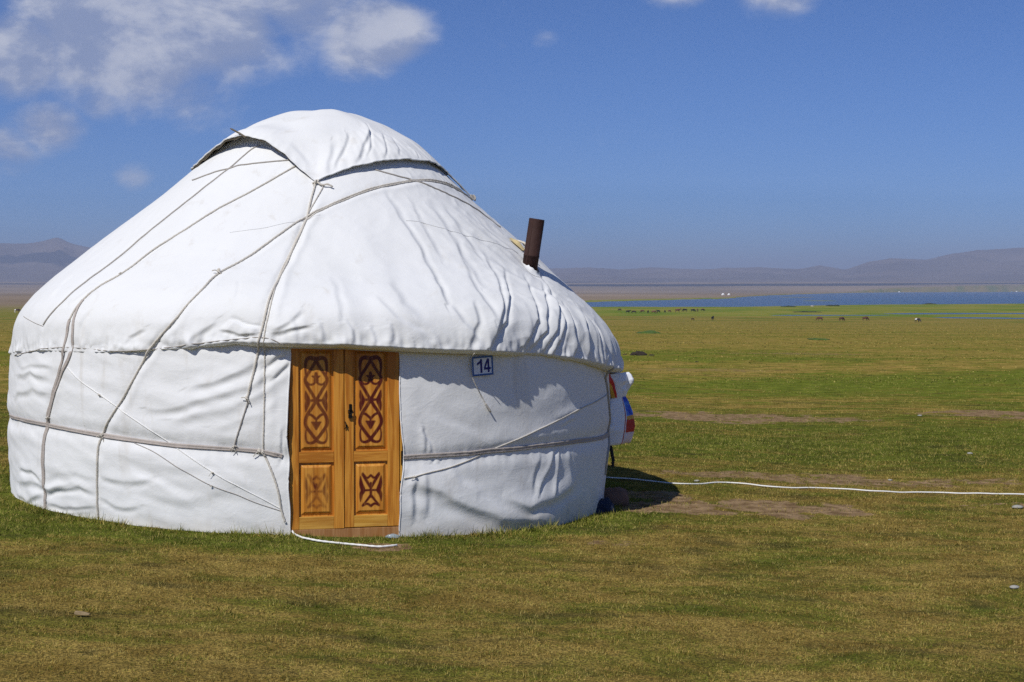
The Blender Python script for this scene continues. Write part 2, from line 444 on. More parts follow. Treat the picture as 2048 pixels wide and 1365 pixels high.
# -- mountains
M['mountain'], t, p = material('mountain')
pos = t.node('ShaderNodeNewGeometry').outputs['Position']
c = t.mix(t.ramp(t.noise(t.scale(pos, .0009, .0009, .003), 1, 5, .6), .35, .65), (.12, .095, .075), (.20, .155, .12))
t.set(p.inputs['Base Color'], c); p.inputs['Roughness'].default_value = 1; p.inputs['Specular IOR Level'].default_value = .05
def mountains():
    _x = [-2500, -1400, -700, -300, 0, 55, 90, 110, 118, 140, 170, 190, 350, 600, 900, 1100, 1180, 1240, 1300, 1400, 1450, 1520, 1600, 1640, 1690, 1740, 1780, 1850, 1900, 1950, 2048, 2300, 2700, 3400, 4500]
    _y = [510, 470, 500, 480, 493, 493, 487, 481, 481, 490, 498, 502, 525, 515, 530, 538, 536, 540, 536, 540, 537, 536, 540, 533, 541, 526, 519, 523, 512, 505, 501, 470, 490, 460, 500]
    az = np.linspace(math.atan(-1.15), math.atan(1.15), 1300)
    rd = np.concatenate([np.linspace(9200, 15000, 90), [16500, 18500]])
    A, R = np.meshgrid(az, rd, indexing='ij'); X, Y = R * np.sin(A), R * np.cos(A)
    u = np.tan(A)
    top = 1.9 + (580 - np.interp(u * 3000 + 1024, _x, _y)) / 3000 * 13800
    foot = np.interp(R, _gd, _gz) - 4
    rise = smooth(9300, 13900, R) ** 1.25
    n = 1 - 2 * np.abs(fbm(X * .00085, Y * .00085, 81, 5, .5))
    fine = fbm(X * .004, Y * .004, 83, 4)
    Z = foot + (top - foot) * rise * (1 - .55 * smooth(0, .5, rise) * smooth(1.0, .8, rise) * (1 - n)) + 26 * (n - .6) * rise * smooth(1.02, .75, rise) + 9 * fine * rise
    Z = Z - (R > 13900) * (R - 13900) * .09
    return mesh_np('mountains', np.stack([X, Y, Z], -1), grid_faces(1300, 92), M['mountain'])
obj('mountains', mountains(), kind='structure')

# -- haze: even air over the whole basin
def haze():
    bm = bmesh.new(); bmesh.ops.create_cube(bm, size=1)
    for v in bm.verts: v.co = Vector((v.co.x * 56000, v.co.y * 56000, -12 if v.co.z < 0 else 470))
    m = bpy.data.materials.new('haze_air'); m.use_nodes = True; m.node_tree.nodes.clear(); t = NT(m.node_tree)
    pv = t.node('ShaderNodeVolumePrincipled', {'Color': (.67, .765, 1.0), 'Density': 1.12e-4, 'Anisotropy': 0.})
    t.l.new(pv.outputs[0], t.node('ShaderNodeOutputMaterial').inputs['Volume'])
    return bm_mesh('haze', bm, m)
obj('haze', haze(), kind='stuff', label='thin blue air over the far plain and mountains', category='haze')

# -- clouds that drift over the basin and shade the far plain
M['cloud'], t, p = material('cloud')
p.inputs['Base Color'].default_value = (.9, .9, .92, 1); p.inputs['Roughness'].default_value = 1
def shade_cloud(x, y, sx, sy, seed):
    """a broad cumulus bank whose shadow reaches the ground at (x, y)"""
    alt = 3400.; k = alt / to_sun.z
    bm = bmesh.new(); bmesh.ops.create_icosphere(bm, subdivisions=5, radius=1)
    C = np.array([v.co[:] for v in bm.verts])
    e = 1 + .9 * fbm(C[:, 0] * 1.7 + seed, C[:, 1] * 1.7 - C[:, 2], seed, 5, .6)
    for v, q in zip(bm.verts, e): v.co = Vector((v.co.x * q * sx, v.co.y * q * sy, (v.co.z * q if v.co.z > 0 else v.co.z * .3) * 160))
    o = obj('cloud', bm_mesh('cloud', bm, M['cloud'], True), kind='stuff', label='broad cumulus bank drifting high over the basin', category='cloud')
    o.location = (x + to_sun.x * k, y + to_sun.y * k, alt)
for a in ((900, 7300, 1300, 480, 1), (2300, 7900, 900, 330, 2), (200, 9600, 700, 260, 3), (-2500, 7600, 700, 200, 4), (-3500, 11600, 300, 300, 6)):
    shade_cloud(*a)

# cloth coordinates of ropes and folds: (degrees round the yurt, metres down the cloth)
ROPES = {
  'long_rope': [(87.0, 1.712), (72.0, 1.566), (58.4, 1.528), (46.2, 1.551), (28.8, 1.658), (17.0, 1.82), (7.6, 2.02), (2.4, 2.158), (-5.4, 2.551), (-11.2, 2.951), (-12.6, 3.282), (-15.4, 3.597), (-19.8, 3.863), (-24.4, 4.212), (-29.4, 4.533), (-30.2, 4.775), (-30.6, 4.999), (-30.8, 5.209)],
  'long_rope_b': [(85.8, 1.728), (69.2, 1.605), (57.0, 1.558), (45.8, 1.566), (28.6, 1.674), (17.0, 1.843), (7.6, 2.043), (3.8, 2.143)],
  'corner_rope': [(5.8, 1.643), (4.8, 1.882), (4.0, 2.158), (1.6, 2.628), (0.2, 3.282), (-0.4, 3.659), (-1.8, 3.999), (-3.2, 4.3)],
  'corner_cord': [(8.6, 1.682), (6.0, 1.912), (4.0, 2.128), (0.8, 2.789), (0.4, 3.497), (-0.4, 3.884), (-0.6, 4.42), (-0.8, 4.711)],
  'corner_tail': [(-3.0, 4.31), (-4.0, 4.466), (-5.4, 4.675)],
  'thin_upper': [(-6.2, 1.335), (-17.0, 1.358), (-28.4, 1.397), (-39.8, 1.474), (-50.2, 1.574)],
  'left_rope': [(-2.8, 1.412), (-13.6, 1.689), (-23.0, 1.989), (-28.4, 2.305), (-33.0, 2.612), (-34.8, 2.943), (-37.0, 3.12), (-37.8, 3.335), (-38.2, 3.566)],
  'left_band_a': [(-38.2, 3.566), (-38.8, 3.851), (-41.2, 4.144), (-44.0, 4.423), (-45.6, 4.702), (-45.6, 4.959), (-45.8, 5.206)],
  'left_band_b': [(-37.8, 3.335), (-36.6, 3.805), (-39.8, 4.099), (-43.2, 4.424), (-44.6, 4.617), (-44.8, 4.829), (-45.6, 5.152)],
  'left_rope2': [(-25.6, 1.112), (-29.4, 1.182), (-33.2, 1.412), (-38.2, 1.728), (-41.6, 2.297), (-43.0, 2.882), (-43.4, 3.335), (-45.0, 3.528), (-46.2, 3.62)],
  'right_thin': [(29.2, 1.435), (37.6, 1.505), (45.8, 1.566), (60.0, 1.735), (73.2, 1.928), (79.2, 2.128)],
  'roof_seam': [(32.2, 2.128), (37.2, 2.151), (42.0, 2.22), (48.0, 2.282), (54.2, 2.351), (62.8, 2.459), (67.6, 2.52)],
  'roof_seam2': [(-14.6, 2.343), (-7.2, 2.282), (0.0, 2.197), (7.8, 2.105)],
  'hem_cord_left': [(-61.2, 3.893), (-51.4, 3.867), (-44.0, 3.843), (-38.6, 3.828), (-32.0, 3.835), (-26.6, 3.859), (-21.6, 3.863), (-17.6, 3.851), (-13.2, 3.843), (-9.0, 3.843), (-5.0, 3.843), (-1.0, 3.82), (1.0, 3.835), (2.8, 3.879)],
  'left_flap': [(-58.4, 3.512), (-53.4, 3.559), (-49.8, 3.597), (-46.2, 3.635)],
  'diag_a': [(-37.8, 3.995), (-33.8, 4.11), (-29.6, 4.207), (-23.4, 4.382), (-17.0, 4.577), (-8.8, 4.859), (-5.2, 4.971), (-1.4, 5.063), (2.0, 5.148)],
  'diag_b': [(-22.8, 4.598), (-18.8, 4.672), (-13.8, 4.821), (-9.0, 4.961), (-3.0, 5.088), (2.0, 5.163)],
  'door_cord': [(-0.8, 4.711), (0.6, 4.862), (1.6, 5.017), (2.0, 5.153), (2.6, 5.248)],
  'right_cord': [(21.4, 4.879), (23.2, 4.862), (25.0, 4.836), (29.4, 4.787), (34.4, 4.709), (39.2, 4.62), (45.8, 4.516), (52.4, 4.409), (62.0, 4.258), (77.6, 4.073)],
  'right_edge': [(73.0, 3.867), (75.6, 4.011), (77.6, 4.187), (79.8, 4.432), (77.2, 4.635), (77.8, 4.814)],
  'plate_cord': [(32.2, 3.883), (32.6, 3.971), (33.2, 4.069), (34.2, 4.157), (35.2, 4.22), (36.0, 4.283), (36.8, 4.331)],
  'girth_left': [(-66.6, 4.434), (-52.6, 4.465), (-45.2, 4.486), (-36.8, 4.509), (-30.0, 4.532), (-23.2, 4.573), (-17.2, 4.61), (-11.0, 4.653), (-5.4, 4.695), (-1.4, 4.706), (2.2, 4.736)],
  'girth_right': [(21.4, 4.716), (25.2, 4.702), (29.6, 4.688), (33.8, 4.675), (37.8, 4.656), (46.2, 4.626), (57.8, 4.565), (79.4, 4.449)],
  'cap_edge': [(-65.4, 1.351), (-59.6, 1.174), (-43.2, 1.112), (-32.6, 1.097), (-18.6, 1.158), (-7.4, 1.32), (0.4, 1.497), (5.8, 1.62), (9.8, 1.574), (18.8, 1.466), (33.0, 1.366), (46.2, 1.312), (63.0, 1.297), (78.8, 1.328), (87.6, 1.42), (87.6, 1.62), (87.4, 1.766)],
  'pipe': [(66.2, 2.705)],
  'plate': [(35.6, 3.971)],
  'bag': [(79.2, 4.139)],
}
ROOF_FOLDS = [
  (24, 0.115, 0.025, [(28.2, 1.712), (30.0, 2.02), (31.2, 2.459), (30.6, 2.951), (29.0, 3.389)]),
  (13, 0.115, 0.025, [(36.8, 1.835), (35.6, 2.32), (35.6, 2.651)]),
  (15, 0.138, 0.031, [(44.4, 1.82), (43.4, 2.235), (41.6, 2.712), (39.6, 3.105)]),
  (11, 0.115, 0.025, [(49.6, 1.882), (48.0, 2.366), (47.0, 2.705)]),
  (15, 0.115, 0.027, [(44.8, 2.305), (38.4, 2.974), (36.8, 3.566)]),
  (20, 0.115, 0.025, [(50.8, 2.489), (46.2, 2.951), (39.8, 3.443), (36.0, 3.766)]),
  (22, 0.115, 0.022, [(53.4, 2.689), (45.0, 3.22), (39.8, 3.559), (34.8, 3.812)]),
  (20, 0.115, 0.025, [(58.6, 2.789), (50.8, 3.266), (48.0, 3.543), (43.2, 3.797)]),
  (19, 0.103, 0.022, [(63.0, 2.897), (54.0, 3.32), (49.6, 3.635), (45.2, 3.82)]),
  (19, 0.092, 0.022, [(68.2, 2.774), (57.6, 3.305), (52.8, 3.62), (48.2, 3.843)]),
  (17, 0.081, 0.020, [(60.4, 3.066), (56.4, 3.497), (53.8, 3.712), (50.6, 3.851)]),
  (19, 0.081, 0.020, [(62.4, 3.205), (59.0, 3.535), (58.2, 3.735), (56.2, 3.863)]),
  (19, 0.069, 0.020, [(68.4, 3.174), (64.0, 3.505), (62.6, 3.712), (61.8, 3.859)]),
  (17, 0.069, 0.019, [(68.2, 3.305), (68.4, 3.528), (67.2, 3.735), (67.4, 3.863)]),
  (15, 0.069, 0.019, [(70.8, 3.412), (70.2, 3.62), (71.2, 3.759), (68.8, 3.859)]),
  (9, 0.207, 0.075, [(-3.2, 2.097), (8.2, 2.697), (12.0, 3.412), (12.6, 3.782)]),
  (10, 0.207, 0.062, [(15.8, 2.151), (20.6, 2.751), (20.8, 3.443), (21.8, 3.705)]),
  (8, 0.092, 0.025, [(9.6, 2.966), (10.6, 3.482), (11.0, 3.782)]),
  (8, 0.115, 0.037, [(20.2, 3.028), (20.8, 3.443), (24.4, 3.651)]),
  (9, 0.092, 0.025, [(16.8, 3.32), (19.6, 3.612), (24.2, 3.766)]),
  (13, 0.081, 0.022, [(34.4, 3.328), (33.2, 3.605), (31.2, 3.82)]),
  (11, 0.092, 0.025, [(29.8, 3.412), (30.8, 3.635), (33.0, 3.774)]),
  (13, 0.069, 0.019, [(-40.4, 3.405), (-39.8, 3.274), (-38.6, 3.12)]),
  (11, 0.069, 0.022, [(-35.8, 3.805), (-35.4, 3.635), (-35.0, 3.459)]),
  (7, 0.115, 0.037, [(-49.6, 3.328), (-52.6, 3.112), (-53.4, 2.912)]),
  (9, 0.092, 0.025, [(-13.2, 3.843), (-12.0, 3.766), (-8.4, 3.643)]),
  (7, 0.092, 0.025, [(-19.4, 3.843), (-17.8, 3.712), (-16.2, 3.597)]),
  (9, 0.069, 0.019, [(-24.4, 3.812), (-23.8, 3.728), (-21.2, 3.659)]),
  (17, 0.069, 0.018, [(-6.4, 3.659), (-3.4, 3.735), (-1.0, 3.766)]),
  (13, 0.057, 0.015, [(-7.4, 3.728), (-4.2, 3.797), (-1.4, 3.789)]),
  (13, 0.069, 0.019, [(0.2, 3.774), (3.2, 3.728), (6.6, 3.697)]),
  (11, 0.069, 0.019, [(0.6, 3.751), (3.6, 3.651), (5.0, 3.543)]),
  (7, 0.046, 0.015, [(4.2, 3.879), (4.6, 3.743), (4.0, 3.651)]),
  (8, 0.046, 0.015, [(8.2, 3.874), (8.4, 3.766), (8.2, 3.674)]),
  (9, 0.057, 0.015, [(13.0, 3.859), (12.6, 3.735), (11.8, 3.643)]),
  (8, 0.046, 0.015, [(16.4, 3.859), (16.2, 3.743), (15.6, 3.682)]),
  (8, 0.046, 0.015, [(18.6, 3.851), (18.8, 3.751), (18.4, 3.666)]),
  (3, 0.069, 0.013, [(-7.4, 3.082), (-6.2, 3.289), (-5.8, 3.435)]),
]
CAP_FOLDS = [
  (14, 0.080, 0.027, [(8.6, 1.597), (9.4, 1.389), (11.4, 1.105)]),
  (12, 0.080, 0.018, [(10.8, 1.558), (15.8, 1.243), (20.8, 0.935)]),
  (16, 0.080, 0.018, [(20.0, 1.443), (25.6, 1.197), (38.0, 0.851)]),
  (12, 0.040, 0.011, [(25.2, 1.335), (30.2, 1.158), (38.0, 0.851), (41.4, 0.682)]),
  (10, 0.048, 0.013, [(33.2, 1.358), (39.0, 1.143), (46.6, 0.882)]),
  (7, 0.048, 0.013, [(42.0, 1.305), (46.8, 1.128), (50.6, 0.966)]),
  (8, 0.032, 0.011, [(55.0, 1.297), (57.6, 1.174), (57.0, 1.105)]),
  (8, 0.032, 0.011, [(69.2, 1.282), (72.2, 1.174), (72.0, 1.105)]),
  (6, 0.064, 0.027, [(1.2, 1.466), (-1.8, 1.32), (-9.2, 1.182)]),
]
WALL_FOLDS = [
  (12, 0.068, 0.030, [(3.0, 3.919), (-0.4, 3.979), (-5.2, 4.099), (-12.6, 4.178)]),
  (11, 0.085, 0.030, [(3.0, 3.974), (0.8, 4.054), (-2.8, 4.195), (-10.8, 4.283), (-19.6, 4.316)]),
  (9, 0.085, 0.040, [(3.0, 4.069), (0.8, 4.19), (-5.2, 4.35), (-15.0, 4.399)]),
  (10, 0.034, 0.012, [(2.6, 3.939), (1.2, 3.964), (-0.4, 4.034)]),
  (10, 0.034, 0.012, [(3.0, 3.994), (1.8, 4.054), (0.8, 4.129)]),
  (5, 0.085, 0.030, [(1.8, 4.265), (-1.2, 4.42), (-8.4, 4.49)]),
  (8, 0.034, 0.015, [(2.4, 4.496), (1.2, 4.651), (0.8, 4.807)]),
  (10, 0.051, 0.025, [(-43.0, 4.107), (-50.8, 4.032), (-58.0, 4.064)]),
  (8, 0.051, 0.025, [(-42.0, 4.23), (-49.4, 4.176), (-59.4, 4.242)]),
  (6, 0.051, 0.020, [(-41.4, 3.999), (-47.8, 3.962), (-56.6, 3.999)]),
  (11, 0.060, 0.025, [(-36.0, 4.92), (-43.6, 5.016), (-51.4, 4.974), (-57.2, 5.015)]),
  (11, 0.060, 0.025, [(-45.8, 5.066), (-53.4, 5.158), (-59.6, 5.112)]),
  (10, 0.051, 0.020, [(-45.2, 4.978), (-50.0, 4.884), (-56.6, 4.88)]),
  (10, 0.051, 0.020, [(-30.6, 4.999), (-34.6, 4.953), (-40.4, 5.001), (-45.2, 5.063)]),
  (10, 0.051, 0.020, [(-30.8, 5.104), (-36.4, 5.147), (-44.8, 5.15)]),
  (6, 0.068, 0.030, [(-30.4, 4.875), (-37.2, 4.841), (-44.8, 4.915)]),
  (7, 0.051, 0.025, [(-29.8, 4.853), (-24.6, 4.91), (-19.8, 4.873)]),
  (7, 0.051, 0.020, [(-30.4, 5.022), (-26.8, 5.098), (-21.8, 5.102)]),
  (5, 0.034, 0.020, [(-45.4, 5.207), (-39.2, 5.216), (-31.4, 5.153)]),
  (5, 0.085, 0.040, [(-28.6, 4.65), (-19.6, 4.751), (-11.0, 4.79)]),
  (5, 0.085, 0.040, [(-19.8, 4.991), (-12.8, 5.057), (-6.8, 5.003)]),
  (5, 0.068, 0.030, [(-24.4, 4.832), (-17.0, 4.952), (-12.8, 5.101)]),
  (5, 0.085, 0.030, [(-9.2, 4.759), (-4.4, 4.932), (-1.4, 5.083)]),
  (24, 0.119, 0.050, [(21.6, 4.889), (25.0, 4.929), (31.2, 5.045), (38.8, 5.174), (50.8, 5.237)]),
  (8, 0.043, 0.020, [(23.2, 4.872), (22.8, 5.006), (22.8, 5.204)]),
  (7, 0.043, 0.020, [(25.0, 4.831), (25.2, 4.988), (25.0, 5.161)]),
  (6, 0.068, 0.030, [(29.0, 4.787), (31.2, 4.927), (35.0, 5.006)]),
  (18, 0.085, 0.040, [(39.4, 5.008), (45.4, 5.093), (54.0, 4.987), (59.2, 4.879)]),
  (10, 0.037, 0.012, [(53.0, 4.596), (50.4, 4.807), (47.6, 5.012)]),
  (10, 0.037, 0.012, [(54.2, 4.593), (53.2, 4.802), (51.6, 5.03)]),
  (5, 0.051, 0.020, [(48.8, 4.626), (47.2, 4.811), (46.0, 4.972)]),
  (7, 0.051, 0.020, [(56.8, 4.633), (57.4, 4.797), (58.4, 4.965)]),
  (7, 0.034, 0.012, [(24.6, 4.688), (25.0, 4.574), (24.6, 4.481)]),
  (6, 0.034, 0.012, [(26.0, 4.687), (25.6, 4.613), (25.0, 4.535)]),
  (5, 0.025, 0.012, [(27.4, 4.749), (27.2, 4.7)]),
  (5, 0.025, 0.012, [(26.0, 4.751), (25.8, 4.702)]),
  (3, 0.102, 0.040, [(22.8, 3.957), (26.8, 4.051), (32.4, 4.098)]),
  (7, 0.051, 0.015, [(52.4, 4.372), (59.0, 4.291), (60.8, 4.265)]),
  (5, 0.034, 0.015, [(54.0, 4.43), (59.0, 4.355)]),
  (5, 0.085, 0.030, [(34.2, 4.65), (39.0, 4.567), (51.0, 4.512)]),
  (4, 0.102, 0.040, [(24.2, 4.382), (29.4, 4.492), (35.0, 4.571)]),
]

# ---------------------------------------------------------------- the yurt
def fold_field(table, T, Q, rloc):
    """sum of cloth folds; T degrees, Q metres down the cloth, rloc(q) the radius there"""
    out = np.zeros(T.shape)
    for amp, w1, w2, pts in table:
        P = np.array(pts, float); pa = P[:, 0] * RAD * rloc(P[:, 1]); pb = P[:, 1]
        m = 5 * max(w1, w2)
        sel = (T > P[:, 0].min() - m / RAD / 1.2) & (T < P[:, 0].max() + m / RAD / 1.2) & (Q > pb.min() - m) & (Q < pb.max() + m)
        if not sel.any(): continue
        q = Q[sel]; a = T[sel] * RAD * rloc(q)
        wx = .030 * noise2(a * 4.5, q * 4.5, 5) + .003 * noise2(a * 14, q * 14, 6); wy = .030 * noise2(a * 4.5 + 9, q * 4.5, 7)
        a = a + wx; q = q + wy
        pa_w = pa; best = np.full(q.shape, 1e9); sg = np.zeros(q.shape); tt = np.zeros(q.shape)
        seg = np.hypot(np.diff(pa), np.diff(pb)); L = np.concatenate([[0], np.cumsum(seg)])
        for i in range(len(pa) - 1):
            dx, dy = pa[i + 1] - pa[i], pb[i + 1] - pb[i]
            k = np.clip(((a - pa[i]) * dx + (q - pb[i]) * dy) / (seg[i] ** 2 + 1e-12), 0, 1)
            ex, ey = a - pa[i] - k * dx, q - pb[i] - k * dy; d = np.hypot(ex, ey)
            c = d < best; best[c] = d[c]; sg[c] = np.sign(dx * ey - dy * ex)[c]; tt[c] = ((L[i] + k * seg[i]) / L[-1])[c]
        gx, gy = pa[-1] - pa[0], pb[-1] - pb[0]
        lit = 1 if (-gy * -1. + gx * -.35) > 0 else -1      # the slack side faces the light, the steep side turns away
        up = sg * lit > 0
        prof = np.where(up, np.exp(-(best / w1) ** 2), np.exp(-(best / w2) ** 2))
        prof = prof - .55 * np.where(up, 0, np.exp(-((best - 2.1 * w2) / (1.1 * w2)) ** 2)) * np.clip(best / w2, 0, 1)
        end = np.exp(-(np.maximum(0, best) / (3 * w1)) ** 2)
        out[sel] += amp * .001 * prof * np.clip(np.minimum(tt * 5, (1 - tt) * 6 + .25), 0, 1) ** .8
    return out

GROOVES = [(-9, .030, .030, ROPES[k]) for k in ('long_rope', 'corner_rope', 'left_rope', 'left_rope2', 'left_band_a', 'corner_cord')]   # where ropes bite into the cloth
roof_r = lambda q: np.interp(q, _pp, _PR)
wall_rl = lambda q: 2.8 + 0 * np.asarray(q)

def disp_roof(T, Q):
    T, Q = np.broadcast_arrays(np.asarray(T, float), np.asarray(Q, float))
    rl = roof_r(Q); a = T * RAD * np.maximum(rl, .3); L = ROOF_L
    d = fold_field(ROOF_FOLDS, T, Q, roof_r) * (.5 + .5 * smooth(2.7, 3.5, Q)) + fold_field(GROOVES, T, Q, roof_r)
    wr = smooth(28, 60, T) * smooth(125, 110, T); wl = 1 - wr
    a26 = T * RAD * 2.6
    hem = smooth(L - .75, L - .05, Q)
    ph = a26 / .15 + 1.0 * noise2(a26 * 2.2, Q * .8, 1) - (L - Q) * 2.6 * (1 + .6 * noise2(a26 * 1.1, Q, 4))
    s = (ph % 1.0); pleat = np.where(s < .7, s / .7, (1 - s) / .3); pleat = pleat * pleat * (3 - 2 * pleat) - .5
    d = d + (.012 + .018 * smooth(62, 72, T)) * wr * hem ** 1.5 * pleat * (.45 + .9 * np.abs(noise2(a26 * 1.7, Q * 1.1, 6)) * 1.5)
    skew = a26 - .55 * (Q - 2)
    ridge = 1 - 2 * np.abs(noise2(skew * 3.6, Q * .75, 11))
    d = d + wr * smooth(1.6, 2.3, Q) * (.010 * ridge + .012 * noise2(skew * 7, Q * 1.2, 12))
    d = d + wl * smooth(1.9, 2.6, Q) * .005 * noise2(a26 * 5 + .4 * Q, Q * 1.4, 13)
    d = d + .016 * noise2(a26 * .9, Q * 1.0, 14) * smooth(.8, 1.6, Q)
    # gathered edge
    edge = np.exp(-((L - Q) / .07) ** 2) + .35 * np.exp(-((L - Q) / .2) ** 2)
    d = d + edge * (.022 * noise2(a26 * 8, Q * 4, 15) + .014 * noise2(a26 * 21, Q * 9, 16)) * (1 + 1.0 * smooth(-45, -20, T) * smooth(-2, -12, T))
    # thin creases everywhere
    d = d + (.0014 + .0022 * wr) * (1 - 4 * np.abs(noise2(a26 * 4 + Q * 1.5, Q * 5 - a26, 17)))
    # stove pipe pushes the cloth down a little at its collar
    d = d - .03 * np.exp(-(((T - 66.4) * RAD * 2.3) ** 2 + (Q - 2.76) ** 2) / .02)
    # ropes press in
    return d

def disp_wall(T, Z):
    T, Z = np.broadcast_arrays(np.asarray(T, float), np.asarray(Z, float))
    Q = ROOF_L + hem_z(T) - Z; a = T * RAD * 2.8
    d = fold_field(WALL_FOLDS, T, Q, wall_rl) + fold_field(GROOVES, T, Q, wall_rl)
    left = smooth(5, -5, T)
    d = d + .010 * noise2(a * 1.0, Z * 1.6, 21) + .006 * noise2(a * 2.2 + Z * 2.2, Z * 5 - a * .8, 22)
    d = d + left * (.006 * noise2(a * 1.6 - Z * .5, Z * 7 + a * .9, 23) + .004 * noise2(a * 4 + Z * 2, Z * 12 + a * 2, 24))
    d = d + .0014 * (1 - 4 * np.abs(noise2(a * 3 + Z, Z * 5 - a, 25)))
    g = Z - girth_z(T)
    d = d + .006 * noise2(a * 16, g * 4, 26) * np.exp(-(g / .09) ** 2)
    # flattened and slightly loose beside the door
    d = d + .009 * (np.exp(-((T - DOOR1 - 1) / 2.2) ** 2) + np.exp(-((T - DOOR0 + .6) / 1.6) ** 2)) * (.5 + noise2(Z * 3, T * .1, 27))
    # hem of the skirt
    d = d + .02 * noise2(a * 3.5, Z * 2, 28) * np.exp(-(Z / .13) ** 2)
    return d

def cloth(T, Q, off=0.):
    """point on the finished cloth; Q beyond ROOF_L runs on down the wall"""
    T, Q = np.broadcast_arrays(np.asarray(T, float), np.asarray(Q, float))
    r, z, nr, nz = roof_base(T, np.minimum(Q, ROOF_L)); d = disp_roof(T, np.minimum(Q, ROOF_L)) + off
    R1, Z1 = r + nr * d, z + nz * d
    Zw = hem_z(T) - np.maximum(Q - ROOF_L, 0); Rw = wall_base(T, Zw) + disp_wall(T, Zw) + off
    k = np.exp(-(np.maximum(Q - ROOF_L, 0) / .05) ** 2)
    Rw = Rw + (np.maximum(R1, Rw) - Rw) * k
    on = Q <= ROOF_L
    return to_world(T, np.where(on, R1, Rw), np.where(on, Z1, Zw))

def canvas_mat(name, tint, dirt_amt):
    m, t, p = material(name)
    pos = t.node('ShaderNodeNewGeometry').outputs['Position']
    loc = t.vmath('SUBTRACT', pos, (CX, CY, 0))
    n = t.noise(loc, 1.3, 4, .6, .3); st = t.noise(t.scale(loc, 3, 3, .7), 1.6, 5, .65, .5)
    c = t.mix(t.math('MULTIPLY', t.ramp(n, .35, .7), .5), tint, (tint[0] * .95, tint[1] * .95, tint[2] * .93))
    c = t.mix(t.math('MULTIPLY', t.ramp(st, .56, .76), dirt_amt), c, (.52, .47, .39))
    spots = t.ramp(t.noise(loc, 24, 2, .5), .77, .82)
    c = t.mix(t.math('MULTIPLY', spots, .35), c, (.38, .34, .28))
    z = t.node('ShaderNodeSeparateXYZ', {0: loc}).outputs[2]
    splash = t.math('MULTIPLY', t.ramp(t.math('ADD', z, t.math('MULTIPLY', t.noise(loc, 5, 4, .6), .22)), .30, .03), .45)
    c = t.mix(splash, c, (.52, .45, .34))
    t.set(p.inputs['Base Color'], c); p.inputs['Roughness'].default_value = .9; p.inputs['Specular IOR Level'].default_value = .1
    p.inputs['Sheen Weight'].default_value = .05
    b = t.bump(t.noise(t.scale(loc, 1, 1, 1), 260, 2, .5), .12, .002)
    b = t.bump(t.noise(loc, 14, 5, .62, .8), .16, .010, b); b = t.bump(t.noise(t.scale(loc, 1, 1, 1.6), 4.5, 4, .55, 1.2), .10, .03, b); cr = t.noise(t.scale(loc, 1.3, 1.3, 1.9), 2.6, 3, .5, 1.6); cr = t.math('ABSOLUTE', t.math('SUBTRACT', cr, .5)); cr = t.ramp(cr, .05, .0)
    b = t.bump(cr, .045, .012, b)
    cr = t.noise(t.vmath('ADD', t.scale(loc, 1.6, 1.6, 1.1), (5., 3., 1.)), 6.5, 3, .5, 1.2); cr = t.math('ABSOLUTE', t.math('SUBTRACT', cr, .5)); cr = t.ramp(cr, .06, .0)
    b = t.bump(cr, .025, .006, b); t.l.new(b, p.inputs['Normal'])
    return m
M['canvas'] = canvas_mat('canvas', (.81, .815, .81), .36)
M['canvas_roof'] = canvas_mat('canvas_roof', (.77, .775, .765), .30)  # darker than the wall canvas; colour lowered to offset stronger sun on the slope
def plain_mat(name, col, rough=.8, var=.25, scale=20, metal=0., bump=0.):
    m, t, p = material(name)
    co = t.node('ShaderNodeTexCoord').outputs['Object']
    n = t.noise(co, scale, 4, .6)
    t.set(p.inputs['Base Color'], t.mix(n, tuple(c * (1 - var) for c in col), tuple(min(1, c * (1 + var)) for c in col)))
    p.inputs['Roughness'].default_value = rough; p.inputs['Metallic'].default_value = metal; p.inputs['Specular IOR Level'].default_value = .3
    if bump: t.l.new(t.bump(n, bump, .01), p.inputs['Normal'])
    return m
M['rope'] = plain_mat('rope_fibre', (.58, .54, .47), .9, .3, 60, bump=.4)
M['cord'] = plain_mat('cord_grey', (.42, .39, .35), .9, .25, 60)
M['band'] = plain_mat('woven_band', (.45, .40, .36), .95, .22, 45, bump=.5)
M['thread'] = plain_mat('thread', (.45, .45, .45), .9, .2, 40)
M['felt'] = plain_mat('felt_lining', (.15, .125, .09), 1, .3, 30, bump=.4)
M['white_rope'] = plain_mat('white_rope', (.80, .79, .75), .7, .12, 40)

yurt = empty('yurt', (0, 0, 0), label='large white canvas yurt with a carved wooden double door', category='yurt')

